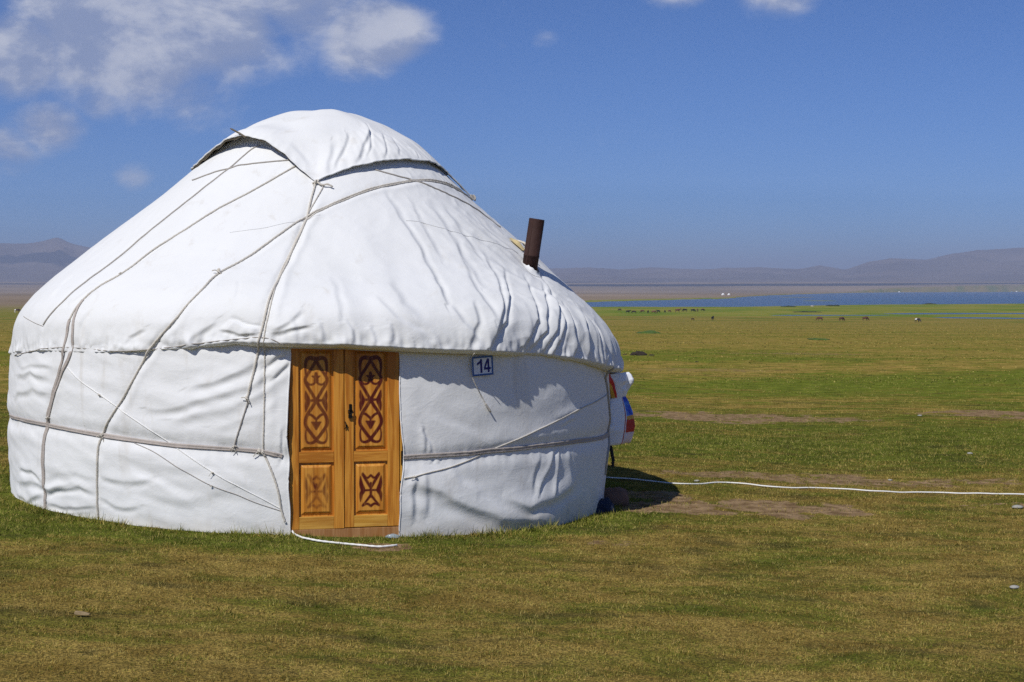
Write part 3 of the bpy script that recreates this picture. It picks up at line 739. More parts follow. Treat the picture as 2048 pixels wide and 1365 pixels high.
def build_wall():
    T = np.concatenate([np.arange(DOOR1, 112, .22), np.arange(112, 262, 2.), np.arange(262, 360 + DOOR0 + .01, .22)])
    Td = np.where(T > 180, T - 360, T)[:, None]; v = np.linspace(0, 1, 190)[None]
    top = hem_z(Td) + .05
    bot = -.012 + .02 * noise2(Td * .35, 0 * Td, 33) + .008 * noise2(Td * 1.4, 0 * Td, 34)
    Z = bot + (top - bot) * v
    r = wall_base(Td, Z) + disp_wall(Td, Z)
    # the free edges beside the door wander: pulled in by the band, loose elsewhere
    e0 = smooth(DOOR1 + 2.2, DOOR1, np.where(Td > 0, Td, 999)); e1 = smooth(DOOR0 - 2.2, DOOR0, np.where(Td < 90, Td, -999)) * (Td < DOOR0 + .1)
    g = np.exp(-((Z - .62) / .16) ** 2)
    Ts = Td + e0 * (.75 * g - .05 + .25 * noise2(Z * 4, 0 * Z, 35)) - e1 * (.9 * np.exp(-((Z - .68) / .3) ** 2) - .25 + .2 * noise2(Z * 4, 0 * Z, 36))
    P = to_world(Ts, r, Z)
    n, m = P.shape[:2]
    o = obj('wall_cover', mesh_np('wall_cover', P, grid_faces(n, m), M['canvas']), yurt)
    # turned-over edges at the door
    for k, nm in ((0, 'edge_seam'), (-1, 'edge_seam')):
        obj(nm, tube(nm, resample(P[k], .02), .006, M['canvas'], 6), o)
    return o
wall = build_wall()

def build_roof():
    T = np.concatenate([np.arange(-105, 115, .2), np.arange(115, 255, 2.)]); Td = np.where(T > 180, T - 360, T)[:, None]
    Q = np.concatenate([np.linspace(.9, ROOF_L - .8, 130), np.linspace(ROOF_L - .8, ROOF_L, 130)[1:]])[None]
    r, z, nr, nz = roof_base(Td, Q); d = disp_roof(Td, Q)
    R, Z = r + nr * d, z + nz * d
    # underside of the gathered edge, tucked back to the wall
    e = np.linspace(0, 1, 12)[None, 1:]
    rw = wall_base(Td, hem_z(Td)) + disp_wall(Td, hem_z(Td)) - .004
    Re = R[:, -1:] + (np.minimum(rw, R[:, -1:] - .004) - R[:, -1:]) * e ** 1.3
    Ze = Z[:, -1:] - .03 * np.sin(e * math.pi * .75) * np.clip((R[:, -1:] - rw) / .08, .25, 1.2)
    P = to_world(Td, np.concatenate([R, Re], 1), np.concatenate([Z, Ze], 1))
    n, m = P.shape[:2]
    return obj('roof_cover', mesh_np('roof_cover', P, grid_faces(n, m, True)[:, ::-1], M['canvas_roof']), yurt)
roof = build_roof()

# -- square cover over the crown, its corners tied down
_ct = [-190, -174, -165, -150, -120, -98, -86, -75, -65, -55, -43, -32, -18.6, -7.4, .4, 5.8, 9.8, 18.8, 33, 46, 63, 75, 82, 88, 93, 99, 110, 140, 170, 180, 186]
_cq = [1.5, 1.62, 1.45, 1.25, 1.18, 1.30, 1.36, 1.37, 1.34, 1.20, 1.125, 1.108, 1.17, 1.332, 1.51, 1.64, 1.585, 1.478, 1.378, 1.324, 1.309, 1.34, 1.43, 1.60, 1.74, 1.60, 1.42, 1.28, 1.45, 1.58, 1.62]
_cl = [.2, 0, .4, 1, .8, .2, 0, 0, .12, .5, .9, 1, .85, .5, .12, 0, .2, .42, .5, .42, .35, .22, .1, 0, 0, .1, .6, 1, .5, .2, 0]
def cap_pt(T, e):
    T, e = np.broadcast_arrays(np.asarray(T, float), np.asarray(e, float))
    qe = np.interp(T, _ct, _cq); q = e * qe
    lift = np.interp(T, _ct, _cl)
    r, z, nr, nz = roof_base(T, q)
    a = T * RAD
    d = .018 + .105 * lift * smooth(.55, 1, e) ** 1.5 + fold_field(CAP_FOLDS, T, q, roof_r)
    right = smooth(8, 20, T) * smooth(105, 95, T)
    d = d + right * smooth(.45, .9, e) * (.010 * noise2(T * .16 + e * .6, e * 2.5, 61) + .006 * noise2(T * .42, e * 4, 62))
    d = d + .004 * noise2(a * 3, e * 4, 63) + .010 * noise2(T * .30, 0 * T, 64) * smooth(.9, 1, e)
    # crown ring and its cross bars show through as soft facets
    d = d + .012 * np.cos(4 * (a - .4)) * np.exp(-((q - .45) / .3) ** 2) + .006 * np.cos(10 * a) * np.exp(-((q - .9) / .35) ** 2)
    return to_world(T, r + nr * d, z + nz * d)
def build_cap():
    T = np.arange(-180, 180, .5)[:, None]; e = np.concatenate([[.002], np.linspace(.02, 1, 110)])[None]
    P = cap_pt(T, e); n, m = P.shape[:2]
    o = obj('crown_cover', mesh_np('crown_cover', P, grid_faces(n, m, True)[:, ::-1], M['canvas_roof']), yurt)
    # lining turned out along the lifted edge
    E = P[:, -1]; E2 = np.concatenate([E, E[:1]])
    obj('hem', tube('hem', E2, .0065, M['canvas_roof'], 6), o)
    Tl = np.arange(-100, 6.1, .5)[:, None]; w = np.linspace(0, 1, 7)[None]
    lin = cap_pt(Tl, 1 - .05 * w); lin = lin - np.array([0, 0, .012]) - np.array([0, 0, .022]) * np.sin(w * math.pi)[..., None] * (1 + 1.2 * noise2(Tl * .25, w, 66))[..., None]
    obj('lining', mesh_np('lining', lin, grid_faces(*lin.shape[:2]), M['felt']), o)
    return o
cap = build_cap()
# ornament of dry twig / toggle on the lifted edge
p0 = cap_pt(-32.5, 1.0); p1 = cap_pt(-36, .985) + np.array([-.05, -.02, .045])
obj('toggle', tube('toggle', resample(np.array([p0 + [.03, -.02, -.02], (p0 + p1) / 2, p1 + [-.02, 0, .01]]), .01), .009, M['felt'], 6, taper=True), cap)

# -- ropes
def lay(key, off, step=.02):
    P = np.array(ROPES[key]); S = spline(P * [RAD * 2.5, 1.], .015)
    T, Q = S[:, 0] / (RAD * 2.5), S[:, 1]
    W_ = cloth(T, Q, off)
    k = np.array([.25, .5, .25])
    for _ in range(3):
        W_[1:-1] = .25 * W_[:-2] + .5 * W_[1:-1] + .25 * W_[2:]
    # never inside the cloth
    return resample(W_, step), T, Q
def rope(key, radius, mat='rope', name='rope', twist=45., off=None, label=None):
    P, T, Q = lay(key, radius * (.75 if off is None else off), max(.012, radius * 1.4))
    o = obj(name, tube(name, P, radius, M[mat], 8 if twist else 6, 3, twist), yurt)
    if label: o['label'] = label
    return o
def knot(pt, size, mat='rope', name='knot', seed=0):
    rr2 = np.random.default_rng(seed); s = np.linspace(0, 2 * np.pi, 60)
    P = np.stack([np.sin(s) + 2 * np.sin(2 * s), np.cos(s) - 2 * np.cos(2 * s), -np.sin(3 * s)], 1) * size * .33
    a = rr2.uniform(0, 3); R = np.array([[math.cos(a), 0, math.sin(a)], [0, .6, 0], [-math.sin(a), 0, math.cos(a)]])
    o = obj(name, tube(name, np.asarray(pt) + (P @ R.T), size * .30, M[mat], 6), yurt)
    for k in range(2):
        e = np.asarray(pt) + np.array([rr2.uniform(-2.6, 2.6), -.3, rr2.uniform(-3, .5)]) * size
        obj('rope_end', tube('rope_end', resample(np.array([pt, (np.asarray(pt) + e) / 2 + [0, -size * .4, size * .4], e]), .008), size * .18, M[mat], 5), o)
    return o
def band(key, width, name='girth_band', twist_noise=.2, seed=1):
    """flat woven strap lying on the cloth"""
    S = spline(np.array(ROPES[key]) * [RAD * 2.5, 1.], .02); T, Q = S[:, 0] / (RAD * 2.5), S[:, 1]
    L = np.arange(len(T)) * .02
    w = width * (1 + .45 * noise2(L * 2.1, 0 * L, seed))
    # across direction in (t, q)
    dT, dQ = np.gradient(T) * RAD * 2.8, np.gradient(Q); n = np.hypot(dT, dQ)
    ax, ay = -dQ / n, dT / n
    rows = []
    for k, o_ in ((-1, .004), (-.9, .010), (-.3, .012 ), (.1, .007), (.5, .013), (.92, .010), (1, .003)):
        rows.append(cloth(T + ax * k * w / 2 / (RAD * 2.8), Q + ay * k * w / 2, o_ + .004 * noise2(L * 6, L * 0 + k, seed + 2)))
    P = np.stack(rows, 1)
    return obj(name, mesh_np(name, P, grid_faces(len(T), 7)[:, ::-1], M['band']), yurt)

band('girth_left', .035, seed=3); band('girth_right', .038, seed=8)
rope('long_rope', .0085); rope('long_rope_b', .0070)
rope('corner_rope', .0088); rope('corner_cord', .0058); rope('corner_tail', .006, 'cord')
rope('thin_upper', .0065, 'cord', 'cord', 0); rope('left_rope', .0075); rope('left_rope2', .0065, 'cord', 'cord', 0)
band('left_band_a', .026, 'tie_band', seed=5); band('left_band_b', .030, 'tie_band', seed=6)
rope('right_thin', .0065, 'cord', 'cord', 0)
rope('roof_seam', .0022, 'thread', 'seam', 0, .35); rope('roof_seam2', .002, 'thread', 'seam', 0, .35)
rope('hem_cord_left', .004, 'cord', 'hem_cord', 30, .2); rope('left_flap', .003, 'cord', 'seam', 0, .3)
rope('diag_a', .0034, 'white_rope', 'cord', 0); rope('diag_b', .0032, 'cord', 'cord', 0)
rope('door_cord', .008); rope('right_cord', .0055, 'rope', 'cord', 0); rope('right_edge', .010, 'cord')
for key, i, s in (('long_rope', 9, .026), ('long_rope', 14, .022), ('corner_rope', 7, .020), ('corner_tail', 2, .016), ('corner_cord', 7, .018), ('diag_a', 2, .011), ('diag_a', 5, .011),
                  ('diag_b', 3, .008), ('right_cord', 1, .012), ('left_band_a', 6, .015), ('left_rope', 5, .012), ('girth_left', 8, .016), ('girth_left', 9, .02), ('left_band_b', 3, .018)):
    t_, q_ = ROPES[key][i]; knot(cloth(t_, q_, .014), s, seed=hash((key, i)) % 97 if False else i + len(key))
c0 = cap_pt(5.8, 1.0)
knot(c0 + np.array([0, -.02, -.01]), .028, seed=5)
P = np.array([c0 + [.02, -.03, -.015], c0 + [.06, -.045, -.035], c0 + [.11, -.05, -.03], c0 + [.15, -.05, -.055]])
obj('rope_end', tube('rope_end', spline(P, .01), .008, M['rope'], 7, 3, 45), yurt)
# loop of the crown rope hanging out at the back right
c1 = cap_pt(91, 1.0)
obj('knot', tube('knot', c1 + np.array([.02, -.02, -.01]) + .022 * np.stack([np.sin(np.linspace(0, 12, 60)), .6 * np.cos(np.linspace(0, 9, 60)), np.cos(np.linspace(0, 15, 60))], 1), .007, M['cord'], 6), yurt)

# lintel strip under the roof edge, over the door and on to the right
Tl = np.arange(DOOR0 - 2.4, 32.2, .3)[:, None]; k = np.linspace(0, 1, 6)[None]
Rl = 2.86 + .010 * noise2(Tl * .15, 0 * Tl, 44) + 0 * k; Zl = hem_z(Tl) + .03 - .075 * k + .004 * noise2(Tl * .3, k, 45)
obj('lintel_strip', mesh_np('lintel_strip', to_world(Tl, Rl, Zl), grid_faces(len(Tl), 6), M['canvas_strip'] if 'canvas_strip' in M else plain_mat('lintel_cloth', (.52, .47, .38), .9, .15, 12)), yurt)

# a patch and loose cloth behind the stove pipe
pp = cloth(62., 2.44, .02)
M['yellow_patch'] = plain_mat('patch_cloth', (.72, .58, .30), .9, .2, 14)
Tp, Qp = np.meshgrid(np.linspace(70.5, 74.5, 9), np.linspace(2.33, 2.5, 9), indexing='ij')
off = .012 + .03 * np.exp(-((Tp - 72.5) / 1.2) ** 2 - ((Qp - 2.4) / .06) ** 2)
obj('patch', mesh_np('patch', np.array(cloth(Tp, Qp, 0) + off[..., None] * np.array([.55, -.3, .75])), grid_faces(9, 9)[:, ::-1], M['yellow_patch']), yurt)
Pf = [cloth(a_, b_, c_) for a_, b_, c_ in ((76, 2.36, .02), (74, 2.46, .05), (71, 2.56, .02), (72.5, 2.62, .04))]
obj('rope', tube('rope', spline(np.array(Pf), .01), .011, M['rope'], 7, 3, 45), yurt)
for k in range(3): knot(cloth(75.5 - 1.6 * k, 2.44 + .05 * k, .03), .018, 'canvas', seed=20 + k)

# -- door: two panelled leaves in a frame
def wood_mat(name, base, dark, paint=None, across=False):
    m, t, p = material(name)
    co = t.node('ShaderNodeTexCoord').outputs['Object']
    oi = t.node('ShaderNodeObjectInfo').outputs['Random']
    sh = t.node('ShaderNodeCombineXYZ', {0: t.math('MULTIPLY', oi, 13.), 1: t.math('MULTIPLY', oi, 7.), 2: t.math('MULTIPLY', oi, 5.)}).outputs[0]
    v = t.vmath('ADD', co, sh)
    if across: v = t.node('ShaderNodeVectorRotate', {'Vector': v, 'Angle': math.pi / 2}, rotation_type='Y_AXIS').outputs[0]
    vs_ = t.scale(v, 26, 26, 1.5)
    w = t.noise(vs_, 1, 6, .6, .9); w2 = t.noise(t.scale(v, 90, 90, 3), 1, 3, .6)
    big = t.noise(t.scale(v, 5, 5, 1.2), 1, 3, .55)
    c = t.mix(t.ramp(w, .40, .60), base, dark)
    c = t.mix(t.math('MULTIPLY', t.ramp(w2, .5, .75), .5), c, (dark[0] * .62, dark[1] * .52, dark[2] * .5))
    c = t.mix(t.math('MULTIPLY', t.ramp(big, .48, .72), .55), c, (.36, .130, .016))
    kn = t.node('ShaderNodeTexVoronoi', {'Vector': t.scale(v, 1, 1, .55), 'Scale': 4.2}).outputs['Distance']
    c = t.mix(t.math('MULTIPLY', t.ramp(kn, .075, .03), .75), c, (.13, .040, .010))
    if paint:
        a = t.attr('paint')
        a = t.math('MULTIPLY', a, t.ramp(t.noise(t.scale(v, 60, 60, 10), 1, 3, .6), .2, .55, .72, 1.))
        c = t.mix(a, c, paint)
    t.set(p.inputs['Base Color'], c); p.inputs['Roughness'].default_value = .42; p.inputs['Specular IOR Level'].default_value = .35
    t.l.new(t.bump(w, .25, .003), p.inputs['Normal'])
    return m
M['wood'] = wood_mat('pine_varnished', (.64, .285, .042), (.44, .155, .016))
M['wood_painted'] = wood_mat('pine_stencilled', (.67, .31, .05), (.50, .185, .02), (.085, .008, .004))
M['wood_pale'] = wood_mat('pine_pale', (.69, .39, .078), (.55, .27, .038))
M['wood_sill'] = wood_mat('pine_weathered', (.42, .22, .09), (.33, .15, .05))
M['wood_rail'] = wood_mat('pine_rail', (.64, .285, .042), (.44, .155, .016), None, True)
M['wood_rail_pale'] = wood_mat('pine_rail_pale', (.69, .39, .078), (.55, .27, .038), None, True)
M['iron'] = plain_mat('black_iron', (.02, .018, .016), .5, .3, 60, .8)

DN = DOORN * RAD
d_or = to_world(DOORN, 2.768, 0.)
door_xf = Matrix(((math.cos(DN), -math.sin(DN), 0, d_or[0]), (math.sin(DN), math.cos(DN), 0, d_or[1]), (0, 0, 1, d_or[2] - .0), (0, 0, 0, 1)))
# local: x right, y inward (away from the camera), z up
def dpart(name, me, parent, local=None):
    o = bpy.data.objects.new(name, me); COL.objects.link(o); o.parent = parent
    if parent is yurt: o.matrix_local = door_xf @ (local or Matrix.Identity(4))
    return o

U = .085
UP = [([(0, 200), (.25, 188), (.6, 182), (.88, 215), (.97, 290), (.93, 385)], .13, .05), ([(0, 215), (.4, 310), (.8, 390), (.97, 440), (.9, 500), (.6, 570), (.3, 640), (0, 710)], .085, .085),
      ([(.92, 470), (.6, 510), (.25, 505), (.05, 470)], .06, .06), ([(0, 375), (0, 465)], .08, .14), ([(0, 430), (.34, 408)], .10, .04),
      ([(0, 710), (.35, 790), (.75, 870), (.97, 950), (.93, 1020), (.55, 1100), (.1, 1180), (0, 1200)], .09, .09),
      ([(0, 708), (.75, 708)], .09, .05), ([(.96, 590), (.84, 665), (.74, 712), (.84, 765), (.95, 845)], .02, .02, .14),
      ([(.95, 930), (.72, 882), (.4, 892), (0, 942)], .07, .07), ([(0, 945), (0, 1060)], .05, .05), ([(0, 1000), (.4, 978)], .13, .04), ([(.34, 985), (0, 1062)], .05, .06),
      ([(0, 1185), (.2, 1222), (.6, 1235), (.88, 1212), (.97, 1140), (.92, 1070)], .10, .03, .06)]
LO = [([(0, 395), (.35, 425), (.75, 370)], .06, .05), ([(.72, 385), (.3, 480), (0, 545)], .08, .07), ([(0, 490), (0, 650)], .07, .07), ([(.96, 405), (.88, 500), (.72, 572), (.88, 620), (.96, 705)], .02, .02, .13),
      ([(0, 572), (.75, 574)], .05, .06), ([(0, 630), (.35, 690), (.76, 752)], .07, .05), ([(.76, 758), (.35, 735), (0, 762)], .05, .07)]
def ornament(X, Zv, strokes, soft):
    """coverage of the sprayed stencil; X in units of half-width, Zv in rows"""
    u = np.abs(X); v = Zv / 135.
    best = np.full(u.shape, -9.)
    for st_ in strokes:
        pts, w0, w1 = st_[:3]; wm = st_[3] if len(st_) > 3 else None
        P = np.array(pts, float); P[:, 1] /= 135.
        S = spline(P, .04); n = len(S)
        for i in range(n):
            k = i / (n - 1); w = w0 + (w1 - w0) * k
            w = w * 1.0
            if wm: w = w0 + (w1 - w0) * k + (wm - .5 * (w0 + w1)) * math.sin(math.pi * k)
            best = np.maximum(best, w * 1.65 + .012 - np.hypot(u - S[i, 0], v - S[i, 1]))
    return smooth(-soft, soft, best)

def panel(name, x0, x1, z0, z1, strokes, zmap, soft, strength, streak=False):
    nx, nz = 66, int(66 * (z1 - z0) / (x1 - x0))
    x = np.linspace(x0, x1, nx)[:, None]; z = np.linspace(z0, z1, nz)[None]
    X, Z = np.broadcast_arrays(x, z)
    e = np.minimum(np.minimum(X - x0, x1 - X), np.minimum(Z - z0, z1 - Z))
    # sunk field, bevelled up to a raised centre
    depth = .022 - .015 * smooth(.010, .034, e) - .004 * smooth(.034, .037, e)
    xc = (x0 + x1) / 2
    a = ornament((X - xc) / U, zmap(Z), strokes, soft) * strength
    if streak: a = np.clip(a * (.55 + .5 * noise2(X * 60, Z * 6, 5)) + .30 * smooth(.1, .5, noise2(X * 40, Z * 3.5, 9)) * np.exp(-((X - xc + .03) / .06) ** 2), 0, 1)
    V = np.stack([X, depth, Z], -1)
    return mesh_np(name, V, grid_faces(nx, nz), M['wood_painted'], True, {'paint': a})

frame = dpart('door_frame', box_mesh('door_frame', -.44, .44, .03, .07, 1.48, 1.53, M['wood'], .004), yurt)
dpart('post', box_mesh('post', -.452, -.436, .006, .06, -.03, 1.482, M['wood_pale'], .004), frame)
dpart('post', box_mesh('post', .437, .455, .006, .06, -.03, 1.482, M['wood_pale'], .004), frame)
dpart('threshold', box_mesh('threshold', -.436, .437, .004, .06, -.03, .064, M['wood_sill'], .005), frame)
zu = lambda Z: (1.511 - Z) * 1593; zl = lambda Z: (.733 - Z) * 1525
for side, x0, x1, dz in ((-1, -.430, -.003, -.002), (1, .003, .431, .004)):
    leaf = dpart('door_leaf', box_mesh('door_leaf', x0 + .002, x1 - .002, .030, .044, .068 + dz, 1.478, M['wood'], 0), yurt,
                 Matrix.Rotation(math.radians(.5 * side), 4, 'Z'))
    leaf['label'] = 'left door leaf with a faded lower ornament' if side < 0 else 'right door leaf with dark ornaments and a latch'
    if side < 0: px0, px1 = -.352, -.082
    else: px0, px1 = .073, .338
    for a_, b_ in ((x0, px0), (px1, x1)): dpart('stile', box_mesh('stile', a_, b_, .0, .032, .066 + dz, 1.480, M['wood'], .0035), leaf)
    for a_, b_ in ((.066 + dz, .162), (.583, .668), (1.462, 1.479)): dpart('rail', box_mesh('rail', px0 + .0005, px1 - .0005, .002, .032, a_, b_, M['wood_rail_pale' if a_ < .3 else 'wood_rail'], .0035), leaf)
    dpart('panel', panel('panel', px0, px1, .668, 1.462, UP, zu, .05 if side < 0 else .035, .88 if side < 0 else 1.), leaf)
    dpart('panel', panel('panel', px0, px1, .162, .583, LO, zl, .11 if side < 0 else .05, 1. if side < 0 else 1., side < 0), leaf)
    if side > 0:
        lt = dpart('latch', box_mesh('latch', .036, .058, -.006, .0, .955, 1.035, M['iron'], .002), leaf)
        dpart('ring', tube('ring', np.stack([.046 + .017 * np.cos(np.linspace(0, 6.3, 24)), np.full(24, -.016), .975 + .021 * np.sin(np.linspace(0, 6.3, 24))], 1), .004, M['iron'], 6), leaf)
        dpart('lock', box_mesh('lock', .030, .060, -.02, -.006, .925, .955, M['iron'], .003), leaf)
        dpart('chain', tube('chain', spline(np.array([[.006, -.006, .90], [.010, -.014, .87], [.018, -.012, .845], [.024, -.006, .86], [.016, -.014, .875], [.004, -.008, .84]]), .004), .0035, M['iron'], 5), leaf)
    for zh in (.30, 1.2):
        dpart('hinge', box_mesh('hinge', (x0 - .006) if side < 0 else x1 - .005, x0 + .005 if side < 0 else x1 + .006, -.004, .006, zh - .035, zh + .035, M['wood_sill'], .002), leaf)
# holes and stains of old fittings in the right post
bm = bmesh.new(); bmesh.ops.create_cone(bm, segments=16, radius1=.012, radius2=.012, depth=.008, cap_ends=True); bmesh.ops.rotate(bm, verts=bm.verts, matrix=Matrix.Rotation(math.pi / 2, 3, 'X')); bmesh.ops.translate(bm, verts=bm.verts, vec=(.446, .003, .415))
dpart('bolt', bm_mesh('bolt', bm, M['iron']), frame)
dpart('bracket', box_mesh('bracket', .444, .454, -.001, .006, .55, .66, M['iron'], .002), frame)

# ---------------------------------------------------------------- things on and around the yurt
# stove pipe
M['pipe'] = plain_mat('rusted_pipe', (.042, .019, .015), .75, .45, 22, .2, .6)
def pipe_mesh():
    bm = bmesh.new(); R1, R0, H0, H1 = .070, .062, -.28, .46; n = 32; rings = []
    for r, z in ((R1, H0), (R1, .12), (R1 + .002, .121), (R1 + .002, .135), (R1, .136), (R1, H1 - .006), (R1 - .002, H1), (R0, H1), (R0, H1 - .3)):
        rings.append([bm.verts.new((r * math.cos(2 * math.pi * k / n), r * math.sin(2 * math.pi * k / n), z)) for k in range(n)])
    for a, b in zip(rings, rings[1:]):
        for k in range(n): bm.faces.new((a[k], a[(k + 1) % n], b[(k + 1) % n], b[k]))
    # folded seam
    bmesh.ops.create_cube(bm, size=1, matrix=Matrix.Translation((-.035, -.060, .09)) @ Matrix.Rotation(math.radians(-30), 4, 'Z') @ Matrix.Diagonal((.010, .006, .72, 1)))
    return bm_mesh('stove_pipe', bm, M['pipe'], True)
po = cloth(66.4, 2.72, 0.)
pipe = obj('stove_pipe', pipe_mesh(), label='rusty brown stove pipe sticking out of the yurt roof', category='stove pipe')
pipe.location = po; pipe.rotation_euler = (math.radians(2), math.radians(8.5), 0)
# cloth collar round the pipe
ph = np.linspace(0, 2 * np.pi, 49)[:, None]; k = np.linspace(0, 1, 6)[None]
rr_ = .073 + .045 * k ** 1.5
Tc = 66.4 + (rr_ * np.cos(ph)) / (RAD * 2.3); Qc = 2.735 + rr_ * np.sin(ph) * 1.05
col_off = .034 * (1 - k) ** 1.5 * (1 + .5 * noise2(ph * 2, k * 0, 71)) + .003
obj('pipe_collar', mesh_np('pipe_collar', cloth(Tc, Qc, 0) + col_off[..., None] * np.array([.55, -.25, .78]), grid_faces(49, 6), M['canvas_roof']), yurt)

# number plate 14
M['plate'] = plain_mat('plate_enamel', (.78, .81, .88), .35, .1, 30)
M['plate_blue'] = plain_mat('plate_border', (.05, .13, .36), .45, .5, 90)
M['ink'] = plain_mat('plate_ink', (.014, .012, .16), .4, .15, 30)
pt, pq = 35.4, 3.985; pc = cloth(pt, pq, .0)
plate = empty('number_plate', label='enamel plate with blue border reading 14 beside the door', category='sign')
pa = pt * RAD
plate.matrix_world = Matrix.Translation(Vector(pc) + Vector((math.sin(pa), -math.cos(pa), 0)) * .030) @ Matrix.Rotation(pa - .06, 4, 'Z') @ Matrix.Rotation(math.radians(-3.0), 4, 'Y')
pw, ph_ = .098, .078
obj('board', box_mesh('board', -pw, pw, 0, .006, -ph_, ph_, M['plate'], .0015), plate)
fr = bmesh.new()
for (x0, x1, z0, z1) in ((-pw, pw, ph_ - .014, ph_), (-pw, pw, -ph_, -ph_ + .014), (-pw, -pw + .014, -ph_ + .014, ph_ - .014), (pw - .014, pw, -ph_ + .014, ph_ - .014)):
    bmesh.ops.create_cube(fr, size=1, matrix=Matrix.Translation(((x0 + x1) / 2, -.0015, (z0 + z1) / 2)) @ Matrix.Diagonal((x1 - x0, .002, z1 - z0, 1)))
obj('border', bm_mesh('border', fr, M['plate_blue']), plate)
def glyph(name, outer, hole=None):
    bm = bmesh.new(); v0 = [bm.verts.new((x, 0, z)) for x, z in outer]
    es = [bm.edges.new((v0[i], v0[(i + 1) % len(v0)])) for i in range(len(v0))]
    if hole:
        v1 = [bm.verts.new((x, 0, z)) for x, z in hole]; es += [bm.edges.new((v1[i], v1[(i + 1) % len(v1)])) for i in range(len(v1))]
    r = bmesh.ops.triangle_fill(bm, use_beauty=True, edges=es)
    fs = [f for f in r['geom'] if isinstance(f, bmesh.types.BMFace)]
    e = bmesh.ops.extrude_face_region(bm, geom=fs); bmesh.ops.translate(bm, verts=[v for v in e['geom'] if isinstance(v, bmesh.types.BMVert)], vec=(0, -.0012, 0))
    bmesh.ops.recalc_face_normals(bm, faces=bm.faces)
    o = obj(name, bm_mesh(name, bm, M['ink']), plate); o.location = (0, -.0008, 0); return o
glyph('numeral', [(-.022, -.055), (-.004, -.055), (-.004, .056), (-.018, .056), (-.028, .038), (-.052, .026), (-.052, .008), (-.034, .015), (-.022, .024)])
glyph('numeral', [(.046, -.055), (.046, -.032), (.012, -.032), (.012, -.012), (.044, .056), (.062, .056), (.062, -.014), (.075, -.014), (.075, -.032), (.062, -.032), (.062, -.055)],
      [(.046, -.014), (.046, .026), (.027, -.014)])
P = cloth(np.array([a for a, b in ROPES['plate_cord']]), np.array([b for a, b in ROPES['plate_cord']]), .012)
P[:4] += np.array([.012, -.026, 0]) * np.array([1, 1, 1, .7])[:, None]
cordp = obj('cord', tube('cord', spline(P, .012), .0038, M['rope'], 6), yurt)
obj('knot', tube('knot', spline(P[-2:] + np.array([[0, -.004, 0], [.012, -.006, -.018]]), .006), .008, M['cord'], 6, taper=True), cordp)

# feed sack hung on the right flank
M['sack'], t, p = material('feed_sack')
co = t.node('ShaderNodeTexCoord').outputs['Object']; xyz = t.node('ShaderNodeSeparateXYZ', {0: co}); wv = t.noise(co, 9, 3, .6)
hx = t.attr('along'); hz = t.math('ADD', xyz.outputs[2], t.math('MULTIPLY', t.math('SUBTRACT', wv, .5), .05))
c = t.mix(t.ramp(hz, .235, .225), (.86, .88, .92), (.80, .83, .9))
blue = t.mix(t.ramp(wv, .40, .62), (.02, .06, .52), (.12, .32, .85))
stripe = t.mix(t.ramp(hz, .262, .270), t.mix(t.ramp(hz, .225, .232), t.mix(t.ramp(hz, .105, .112), (.75, .66, .70), (.50, .035, .02)), (.72, .42, .10)), blue)
c = t.mix(t.math('MULTIPLY', t.ramp(hx, .66, .69), t.ramp(hx, .985, .97)), c, stripe)
c = t.mix(t.math('MULTIPLY', t.ramp(hx, .615, .625), t.ramp(hx, .655, .645)), c, (.42, .03, .03))
top = t.ramp(hz, .43, .44)
tc = t.mix(t.ramp(hx, .30, .33), t.mix(t.ramp(hx, .18, .2), (.70, .40, .05), (.60, .03, .03)), (.86, .88, .92))
c = t.mix(top, c, tc)
t.set(p.inputs['Base Color'], c); p.inputs['Roughness'].default_value = .55
t.l.new(t.bump(t.noise(co, 11, 4, .6, .6), .5, .02), p.inputs['Normal'])
def sack_mesh():
    zs = np.linspace(0, 1, 60)[:, None]; ph = np.linspace(0, 2 * np.pi, 72, endpoint=False)[None]
    z = .66 * zs
    w = np.interp(zs, [0, .015, .08, .22, .38, .52, .62, .67, .76, .88, .97, 1], [.13, .15, .16, .165, .15, .12, .09, .07, .10, .15, .175, .16])
    dpt = np.interp(zs, [0, .03, .2, .45, .58, .66, .75, .9, 1], [.035, .05, .08, .07, .055, .04, .06, .075, .05])
    sx = np.sign(np.cos(ph)) * np.abs(np.cos(ph)) ** .7; sy = np.sign(np.sin(ph)) * np.abs(np.sin(ph)) ** .7
    cr = 1 + .10 * noise2(ph * 2.2, zs * 6, 5) + .5 * noise2(np.cos(ph) * 2.6 + 3, np.sin(ph) * 2.6 + zs * 7, 6) * smooth(.66, .8, zs) + .05 * noise2(ph * 4, zs * 10, 7)
    x = w * sx * cr + .05 * np.sin(zs * 2.6); y = dpt * sy * cr
    V = np.stack([x, y, z + .02 * noise2(ph, zs * 3, 8) + 0.0 * x], -1)
    al = np.broadcast_to((sx + 1) / 2, x.shape)
    V = V.reshape(-1, 3); n, m = 60, 72
    F = grid_faces(m, n, True)
    Vt = np.swapaxes(V.reshape(n, m, 3), 0, 1).reshape(-1, 3); al = np.swapaxes(al, 0, 1).ravel()
    me = mesh_np('feed_sack', Vt, F, M['sack'], True, {'along': al})
    bm = bmesh.new(); bm.from_mesh(me); bm.verts.ensure_lookup_table()
    bm.faces.new([bm.verts[i * n] for i in range(m)][::-1]); bm.faces.new([bm.verts[i * n + n - 1] for i in range(m)])
    bm.to_mesh(me); bm.free(); return me
sack = obj('feed_sack', sack_mesh(), label='white feed sack with blue and red stripes hung on the yurt flank', category='sack')
sack.location = (.965, 13.95, .46); sack.rotation_euler = (0, math.radians(-3), math.radians(18))
M['strap'] = plain_mat('black_strap', (.02, .02, .025), .8, .3, 40)
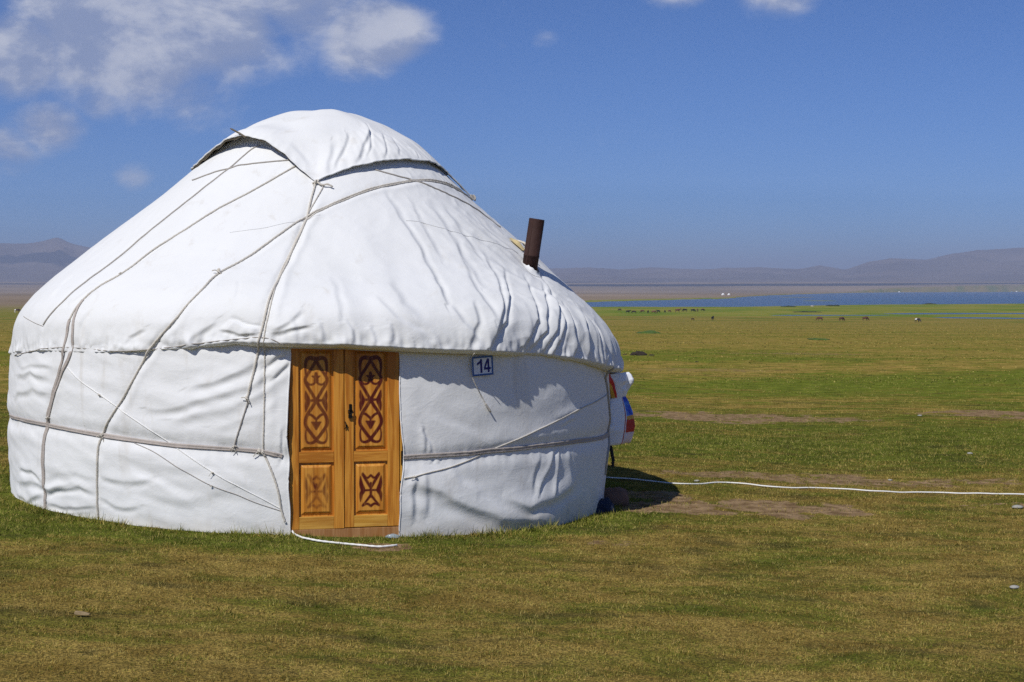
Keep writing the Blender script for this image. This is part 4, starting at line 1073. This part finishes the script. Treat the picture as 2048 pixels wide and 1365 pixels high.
st_ = obj('strap', tube('strap', spline(np.array([[.91, 13.98, .50], [.925, 13.97, .42], [.935, 13.965, .36], [.945, 13.96, .30], [.935, 13.965, .265], [.950, 13.96, .255]]), .01), .016, M['strap'], 7), label='short black strap dangling below the feed sack', category='strap')

# things left in the shade at the foot of the yurt
M['stone_brown'] = plain_mat('brown_stone', (.17, .10, .07), .95, .35, 7, bump=.6)
M['bundle'] = plain_mat('blue_bundle', (.02, .028, .055), .8, .5, 14, bump=.5)
gz = lambda x, y: float(ground_z(x, y))
o = obj('stone', lump('stone', M['stone_brown'], (.15, .13, .15), 3), label='brown stone in the shade at the right foot of the yurt', category='stone'); o.location = (.94, 14.10, gz(.94, 14.1) + .02)
o = obj('cloth_bundle', lump('cloth_bundle', M['bundle'], (.12, .11, .11), 9, 4, .3), label='dark blue cloth bundle between the yurt wall and the brown stone', category='bundle'); o.location = (.79, 13.55, gz(.79, 13.55) + .01)

# ropes on the grass
P = [(-1.735, 11.70, .13), (-1.70, 11.56, .03)] + [(x, y, gz(x, y) + .014) for x, y in ((-1.62, 11.42), (-1.56, 11.36), (-1.45, 11.29), (-1.30, 11.27), (-1.15, 11.25), (-1.01, 11.22), (-.93, 11.25), (-.87, 11.30))]
t_, q_ = ROPES['door_cord'][-1]; P = [tuple(cloth(t_, q_, .012))] + P
o = obj('loose_rope', tube('loose_rope', spline(np.array(P), .012), .0078, M['white_rope'], 8, 3, 40), label='pale rope trailing from the door onto the grass', category='rope')
P = [(.85, 15.98), (1.26, 15.94), (1.46, 15.81), (1.82, 15.73), (2.32, 16.06), (2.78, 15.81), (3.34, 15.93), (3.84, 15.8), (4.39, 15.87), (4.87, 15.73), (5.43, 15.66), (6.2, 15.7), (7.4, 15.5)]
S = spline(np.array([(x, y, 0) for x, y in P]), .04)
S[:, 2] = ground_z(S[:, 0], S[:, 1]) + .013 + .008 * noise2(S[:, 0] * 1.3, 0 * S[:, 0], 5)
o = obj('white_line', tube('white_line', S, .0078, M['white_rope'], 7), label='long white line lying across the grass away from the yurt', category='rope')

# small things lying about the pasture
M['stone_white'] = plain_mat('white_stone', (.33, .32, .28), .9, .2, 14, bump=.4)
M['dung'] = plain_mat('dark_dung', (.035, .026, .018), 1, .4, 10, bump=.7)
for i, (x, y, s, lab) in enumerate(((6.32, 20.63, .045, 'flat white stone on the green at the right'), (7.78, 28.55, .05, 'white stone near the bare patch at the right edge'), (1.99, 16.08, .035, 'small pale stone just behind the white line'),
                                    (3.55, 10.53, .04, 'pale stone in the dry grass at the right edge foreground'), (4.24, 16.76, .03, 'tiny pale stone beyond the white line'), (4.99, 14.75, .06, 'greyish stone at the right edge before the white line'))):
    o = obj('stone', lump('stone', M['stone_white'], (s * .9, s * .7, s * .4), 20 + i, 2), label=lab, category='stone', group='pale stones in the grass'); o.location = (x, y, gz(x, y) + s * .25)
o = obj('dung_heap', lump('dung_heap', M['dung'], (.33, .4, .16), 31, 4, .3), label='dark heap of dung on the green right of the yurt', category='dung heap'); o.location = (5.72, 67.8, gz(5.72, 67.8))
for i, (x, y, s) in enumerate(((6.3, 67.5, .10), (7.4, 60, .06), (5.2, 69, .08))):
    o = obj('dung', lump('dung', M['dung'], (s * 1.4, s, s * .5), 40 + i, 2, .3), label=('small dung lump just right of the dark heap', 'dung pat lying in front of the dark heap to the right', 'small dung lump just left of the dark heap')[i], category='dung', group='dung pats'); o.location = (x, y, gz(x, y))
M['old_wood'] = plain_mat('old_wood', (.30, .22, .12), .95, .4, 30, bump=.5)
x, y = -2.46, 8.53
bm = bmesh.new()
pr = [(-.062, -.012, 0), (-.02, -.020, .004), (.03, -.017, 0), (.058, -.008, .002), (.064, .006, 0), (.02, .016, .003), (-.03, .019, 0), (-.06, .010, .002)]
lo = [bm.verts.new((a_, b_, .004)) for a_, b_, c_ in pr]; hi = [bm.verts.new((a_ * .94, b_ * .8, .022 + c_ * 1.5 - a_ * .08)) for a_, b_, c_ in pr]
bm.faces.new(lo[::-1]); bm.faces.new(hi)
for k in range(8): bm.faces.new((lo[k], lo[(k + 1) % 8], hi[(k + 1) % 8], hi[k]))
bmesh.ops.bevel(bm, geom=bm.edges[:], offset=.002, segments=1, affect='EDGES')
o = obj('wood_chip', bm_mesh('wood_chip', bm, M['old_wood']), label='short piece of wood lying in the dry foreground grass', category='wood'); o.location = (x, y, gz(x, y) + .012); o.rotation_euler = (.1, .05, -.12); o.scale = (.75, .75, .75)
M['shard'] = plain_mat('bottle_plastic', (.26, .31, .33), .2, .2, 20)
o = obj('plastic_bottle', lump('plastic_bottle', M['shard'], (.06, .025, .025), 77, 3, .12), label='crushed pale plastic bottle in the grass at the door sill', category='bottle'); o.location = (-.93, 11.66, gz(-.93, 11.66) + .01)

# ---------------------------------------------------------------- animals
def hide(name, col, var=.3): return plain_mat(name, col, .85, var, 2.2)
M['cow_red'], M['cow_black'], M['cow_dark'], M['cow_brown'] = hide('hide_red', (.11, .040, .025)), hide('hide_black', (.012, .010, .010)), hide('hide_dark', (.035, .020, .014)), hide('hide_brown', (.16, .075, .04))
M['horse_pied'], t, p = material('hide_pied')
co = t.node('ShaderNodeTexCoord').outputs['Object']; xyz = t.node('ShaderNodeSeparateXYZ', {0: co}); z = xyz.outputs[2]
pat = t.math('MULTIPLY', t.ramp(z, .82, .92), t.ramp(xyz.outputs[0], .1, -.1))
t.set(p.inputs['Base Color'], t.mix(pat, (.022, .018, .018), (.82, .80, .76))); p.inputs['Roughness'].default_value = .8
M['horse_bay'], t, p = material('hide_bay')
co = t.node('ShaderNodeTexCoord').outputs['Object']; xyz = t.node('ShaderNodeSeparateXYZ', {0: co})
t.set(p.inputs['Base Color'], t.mix(t.ramp(t.math('ADD', xyz.outputs[0], t.math('MULTIPLY', t.noise(co, 2, 2), .5)), -.25, -.05), (.75, .72, .66), (.05, .022, .014))); p.inputs['Roughness'].default_value = .8

def beast(kind, head):
    """trunk along +x; head 'down' grazes, 'up' looks ahead"""
    if kind == 'cow':
        tr = [(-.78, 0, 1.18, .16), (-.62, 0, 1.08, .29, .33), (-.15, 0, .98, .36, .40), (.35, 0, .98, .35, .40), (.68, 0, 1.05, .26, .34)]
        nk = [(.98, 0, .88, .17, .2), (1.18, 0, .52, .13, .15), (1.30, 0, .26, .12, .12), (1.40, 0, .08, .07)] if head == 'down' else [(.98, 0, 1.22, .17, .2), (1.20, 0, 1.38, .13, .15), (1.40, 0, 1.28, .12), (1.60, 0, 1.16, .08)]
        hz, kz, lx, fx = .62, .36, -.66, .58
    else:
        tr = [(-.78, 0, 1.25, .14), (-.62, 0, 1.20, .27, .28), (-.15, 0, 1.13, .28, .30), (.35, 0, 1.12, .28, .31), (.66, 0, 1.18, .22, .28)]
        nk = [(.92, 0, 1.02, .15, .2), (1.22, 0, .62, .11, .15), (1.40, 0, .30, .10), (1.52, 0, .06, .06)] if head == 'down' else [(.90, 0, 1.45, .14, .19), (1.10, 0, 1.78, .11, .15), (1.25, 0, 1.74, .10), (1.50, 0, 1.52, .06)]
        hz, kz, lx, fx = .74, .45, -.66, .55
    pts = tr + nk; E = [(i, i + 1) for i in range(4)] + [(4, 5), (5, 6), (6, 7), (7, 8)]
    for sy in (-1, 1):                                     # hind legs: stifle forward, hock back; front legs: carpus
        k = len(pts); sw = .06 * sy
        pts += [(lx + .05, sy * .20, .80 * tr[1][2], .18, .15), (lx + .12 + sw, sy * .21, hz, .11), (lx - .10 + sw, sy * .20, kz + .05, .065), (lx - .04 + sw, sy * .20, .12, .05), (lx + .04 + sw, sy * .20, .03, .06)]
        E += [(1, k), (k, k + 1), (k + 1, k + 2), (k + 2, k + 3), (k + 3, k + 4)]
        k = len(pts); sw = -.05 * sy
        pts += [(fx, sy * .19, .78, .14), (fx - .02 + sw, sy * .19, .42, .075), (fx + sw, sy * .19, .12, .05), (fx + .06 + sw, sy * .19, .03, .06)]
        E += [(3, k), (k, k + 1), (k + 1, k + 2), (k + 2, k + 3)]
    k = len(pts); pts += [(-.90, 0, 1.05, .04), (-.95, 0, .70, .035), (-.94, 0, .45, .05)]; E += [(0, k), (k, k + 1), (k + 1, k + 2)]
    k = len(pts); hx, hzz = pts[6][0], pts[6][2]
    for sy in (-1, 1): pts += [(hx + .02, sy * .2, hzz + .08, .035)]; E += [(6, len(pts) - 1)]
    return skin_mesh(kind, pts, E, None, 1)
B = {(a, b): beast(a, b) for a in ('cow', 'horse') for b in ('down', 'up')}
def put(kind, head, mat, x, y, rz, s, label, group):
    me = B[(kind, head)].copy(); me.materials.clear(); me.materials.append(M[mat])
    o = obj(kind, me, label=label, category=kind, group=group); o.location = (x, y, gz(x, y) - .02); o.rotation_euler = (0, 0, rz); s *= .88; o.scale = (s, s, s); return o
H_ = 'cattle grazing in a line by the lake'; N_ = 'animals grazing on the near pasture'
for a in (('cow', 'down', 'cow_dark', 48.92, 680, 2.6, .9, 'dark cow alone at the left end of the line by the lake', H_), ('cow', 'up', 'cow_black', 47.0, 609, .2, 1.05, 'black cow second from the left end of the lakeside line', H_),
          ('cow', 'down', 'cow_dark', 49.2, 604, 3.0, 1., 'dark cow third from the left end of the lakeside line', H_), ('cow', 'down', 'cow_red', 54.31, 624, 3.3, 1., 'reddish cow fourth from the left end of the lakeside line', H_),
          ('cow', 'up', 'cow_dark', 55.2, 609, 1.3, .95, 'dark cow fifth from the left, seen from behind', H_), ('cow', 'down', 'cow_brown', 56.4, 597, .1, 1.1, 'brown cow sixth from the left in the lakeside line', H_),
          ('cow', 'up', 'cow_black', 60.76, 622, 2.4, 1., 'black cow seventh from the left in the lakeside line', H_), ('cow', 'down', 'cow_black', 63.6, 624, 1.2, .9, 'small black cow left of the lone red one by the lake', H_),
          ('cow', 'down', 'cow_red', 67.0, 639, .3, .8, 'small reddish calf in the middle of the lakeside line', H_), ('cow', 'up', 'cow_red', 70.3, 637, 0., 1.25, 'big reddish cow right of the middle of the lakeside line', H_),
          ('cow', 'down', 'cow_black', 75.2, 652, 3.1, 1.15, 'black cow fourth from the right end of the lakeside line', H_), ('cow', 'down', 'cow_black', 77.4, 642, .2, 1.15, 'black cow third from the right end of the lakeside line', H_),
          ('cow', 'up', 'cow_red', 80.9, 654, 1.5, 1.05, 'reddish cow second from the right end, seen from behind', H_), ('cow', 'down', 'cow_dark', 85.0, 669, .1, .95, 'dark cow at the right end of the lakeside line', H_),
          ('cow', 'down', 'cow_dark', 53.43, 444, .4, .55, 'small dark calf grazing left of the lone black cow', N_), ('cow', 'up', 'cow_black', 59.38, 444, 1.2, 1.0, 'lone black cow standing on the near pasture', N_),
          ('cow', 'down', 'cow_red', 89.64, 436.5, 2.75, 1., 'leftmost of three red cows grazing near the pool', N_), ('cow', 'down', 'cow_red', 95.0, 432.4, .5, 1., 'middle one of three red cows grazing near the pool', N_),
          ('cow', 'down', 'cow_red', 102.9, 437, .2, 1.05, 'rightmost of three red cows grazing near the pool', N_), ('horse', 'down', 'horse_pied', 109.2, 404, -.9, .95, 'pied white and black horse grazing at the right', N_),
          ('horse', 'down', 'horse_bay', -205.2, 622, .15, 1.35, 'brown horse with pale rump half hidden behind the yurt', N_)):
    put(*a)

# low dark tussocks along the water
M['tussock'] = plain_mat('tussock', (.030, .040, .012), 1, .4, 1.5, bump=.6); M['tussock_green'] = plain_mat('tussock_green', (.07, .12, .015), 1, .4, 3, bump=.6)
for i, (x, y, sx, sy, sz, mt, lab) in enumerate(((188.7, 883, 3.5, 5, .7, 'tussock', 'dark tussock on the near shore right of the pale heap'), (156.8, 850, 4, 6, .5, 'tussock', 'low dark tussock on the near shore left of the pale heap'),
                         (275.8, 990, 4.5, 6, 1.0, 'tussock', 'dark tussock standing out against the water at the right'), (16.7, 182, 1.5, 3.5, .28, 'tussock_green', 'bright green tuft on the pasture right of the yurt roof'),
                         (126, 640, 6, 4, .4, 'tussock', 'dark tussock at the edge of the marsh pool'), (26.8, 131, .8, 1.6, .12, 'tussock_green', 'small green tuft in the middle of the right pasture'))):
    o = obj('tussock', lump('tussock', M[mt], (sx, sy, sz), 60 + i, 3, .35), label=lab, category='tussock', group='tussocks'); o.location = (x, y, gz(x, y))
M['pale_heap'] = plain_mat('pale_heap', (.42, .36, .26), 1, .2, 2)
o = obj('pale_heap', lump('pale_heap', M['pale_heap'], (.9, 1.2, .6), 70, 3, .3), label='small pale heap on the near lake shore', category='heap'); o.location = (172, 860, gz(172, 860))

# far camps across the water
M['far_canvas'] = plain_mat('far_canvas', (.82, .82, .80), .8, .05, 1); M['far_door'] = plain_mat('far_door', (.25, .12, .05), .8, .1, 1); M['far_blue'] = plain_mat('far_blue', (.12, .35, .45), .8, .1, 1)
def small_yurt(x, y, s, label, mat='far_canvas'):
    tent = mat != 'far_canvas'
    root = empty('tent' if tent else 'yurt', (x, y, gz(x, y)), label=label, category='tent' if tent else 'yurt', group='blue tents of the far camp' if tent else 'far white yurts across the lake'); root.scale = (s, s, s)
    n = 40; ph = np.linspace(0, 2 * np.pi, n, endpoint=False)
    def lathe(nm, prof, m):
        V = np.array([[(r * math.cos(a), r * math.sin(a), z) for r, z in prof] for a in ph]); obj(nm, mesh_np(nm, V, grid_faces(n, len(prof), True), m), root)
    lathe('wall', [(2.8, -.2), (2.85, .6), (2.8, 1.45)], M[mat]); lathe('roof', [(2.95, 1.35), (2.7, 1.8), (2.0, 2.35), (1.2, 3.0), (.6, 3.5), (.05, 3.62)], M[mat])
    obj('door', box_mesh('door', -.45, .45, -2.95, -2.7, 0, 1.4, M['far_door'], .02), root)
small_yurt(341, 2425, .95, 'left one of a pair of tiny white yurts across the lake'); small_yurt(349.5, 2418, .85, 'right one of a pair of tiny white yurts across the lake')
small_yurt(1460, 5660, 1.4, 'lone tiny white yurt on the far shore'); small_yurt(2330, 6930, 1.7, 'tiny white yurt at the far right beside the blue tents'); small_yurt(2308, 6930, 1.1, 'tiny blue tent left of the far right yurt', 'far_blue'); small_yurt(2352, 6930, 1.1, 'tiny blue tent right of the far right yurt', 'far_blue')

# ---------------------------------------------------------------- turf: short cropped blades
M['grass'], t, p = material('grass_blade')
r_ = t.attr('rnd')
c, pos, xy, mid, fine = turf(t, t.attr('green'), t.attr('side'))
c = t.mix(t.ramp(r_, .5, 1., .0, .7), c, (.48, .385, .13))
c = t.mix(t.math('MULTIPLY', t.ramp(r_, .45, .0), .8), c, (.022, .026, .004))
t.set(p.inputs['Base Color'], c); p.inputs['Roughness'].default_value = .8; p.inputs['Specular IOR Level'].default_value = .0

def blades():
    # density falls with distance; blades get coarser so that they stay visible as texture
    out = []
    for (d0, d1, dens, hgt, wid) in ((6.6, 9, 11000, .0135, .0046), (9, 12.5, 8500, .0145, .0052), (12.5, 18, 4200, .017, .0065), (18, 26, 1500, .019, .008), (26, 36, 480, .020, .010), (36, 50, 120, .022, .012)):
        half = .395
        area = math.atan(half) * (d1 ** 2 - d0 ** 2); n = int(area * dens)
        d = np.sqrt(rng.uniform(d0 ** 2, d1 ** 2, n)); a = rng.uniform(-math.atan(half), math.atan(half), n)
        out.append((d * np.sin(a), d * np.cos(a), np.full(n, hgt), np.full(n, wid)))
    # longer growth left standing along the foot of the wall and the sill
    n = 9000
    tt = rng.uniform(-80, 100, n) * RAD; rr_ = 2.86 + np.abs(rng.normal(0, .07, n))
    x, y = CX + rr_ * np.sin(tt), CY - rr_ * np.cos(tt)
    clump = smooth(.0, .35, noise2(x * 3, y * 3, 91) + .12)
    out.append((x, y, .018 + .034 * clump * rng.uniform(.3, 1, n), np.full(n, .006)))
    # blades stand in small tufts of one kind
    TX, TY, TH, TW = (np.concatenate([o[i] for o in out]) for i in range(4))
    PER = 5; TX, TY, TH, TW = (v[::PER] for v in (TX, TY, TH, TW)); nt = len(TX)
    rep = lambda v: np.repeat(v, PER)
    sp = np.clip(rep(np.hypot(TX, TY)) * .0011, .008, .03)
    X = rep(TX) + rng.normal(0, 1, nt * PER) * sp; Y = rep(TY) + rng.normal(0, 1, nt * PER) * sp
    Hh = rep(TH * rng.uniform(.6, 1.5, nt)); Wd = rep(TW)
    kind_r, kind_s = rep(rng.uniform(0, 1, nt)), rep(rng.uniform(0, 1, nt))
    # coarser clumps out on the plain
    for (d0, d1, dens, hgt, wid) in ((44, 90, 14, .030, .035), (90, 180, 3.5, .045, .06), (180, 430, .6, .07, .12)):
        n = int(.376 * (d1 ** 2 - d0 ** 2) * dens)
        d = np.sqrt(rng.uniform(d0 ** 2, d1 ** 2, n)); a = rng.uniform(-.376, .376, n)
        X = np.concatenate([X, d * np.sin(a)]); Y = np.concatenate([Y, d * np.cos(a)])
        Hh = np.concatenate([Hh, np.full(n, hgt)]); Wd = np.concatenate([Wd, wid * rng.uniform(.5, 2., n)])
        kind_r = np.concatenate([kind_r, rng.uniform(0, 1, n)]); kind_s = np.concatenate([kind_s, rng.uniform(0, 1, n)])
    rad = np.hypot(X - CX, Y - CY)
    dm = dirt_mask(X, Y)
    tuft = noise2(X * 5, Y * 5, 95)
    keep = (rad > 2.80) & (rng.uniform(0, 1, len(X)) > dm * .80) & (rng.uniform(-.7, .75, len(X)) < tuft + .45)
    X, Y, Hh, Wd, rad, tuft, kind_r, kind_s = (v[keep] for v in (X, Y, Hh, Wd, rad, tuft, kind_r, kind_s))
    n = len(X); g = green_mask(X, Y)
    Hh = Hh * rng.uniform(.5, 1.5, n) * (1 + .5 * g) * (1 + .8 * tuft)
    Z = ground_z(X, Y) - .003
    ang = rng.uniform(0, 2 * np.pi, n); lean = rng.uniform(.15, 1.3, n); la = rng.uniform(0, 2 * np.pi, n)
    base = np.stack([X, Y, Z], 1); side = np.stack([np.cos(ang), np.sin(ang), 0 * ang], 1) * (Wd * .5)[:, None]
    tip = base + np.stack([np.cos(la) * np.sin(lean), np.sin(la) * np.sin(lean), np.cos(lean)], 1) * Hh[:, None]
    V = np.stack([base - side, base + side, tip], 1).reshape(-1, 3)
    F = np.arange(3 * n).reshape(-1, 3)
    rnd = np.repeat(np.clip(kind_r + rng.normal(0, .12, n), 0, 1), 3)
    return mesh_np('grass', V, F, M['grass'], False, {'green': np.repeat(g, 3), 'rnd': rnd, 'side': np.repeat(np.clip(kind_s + rng.normal(0, .08, n), 0, 1), 3)})
obj('grass', blades(), kind='stuff', label='short cropped turf of mixed dry and green blades', category='grass')
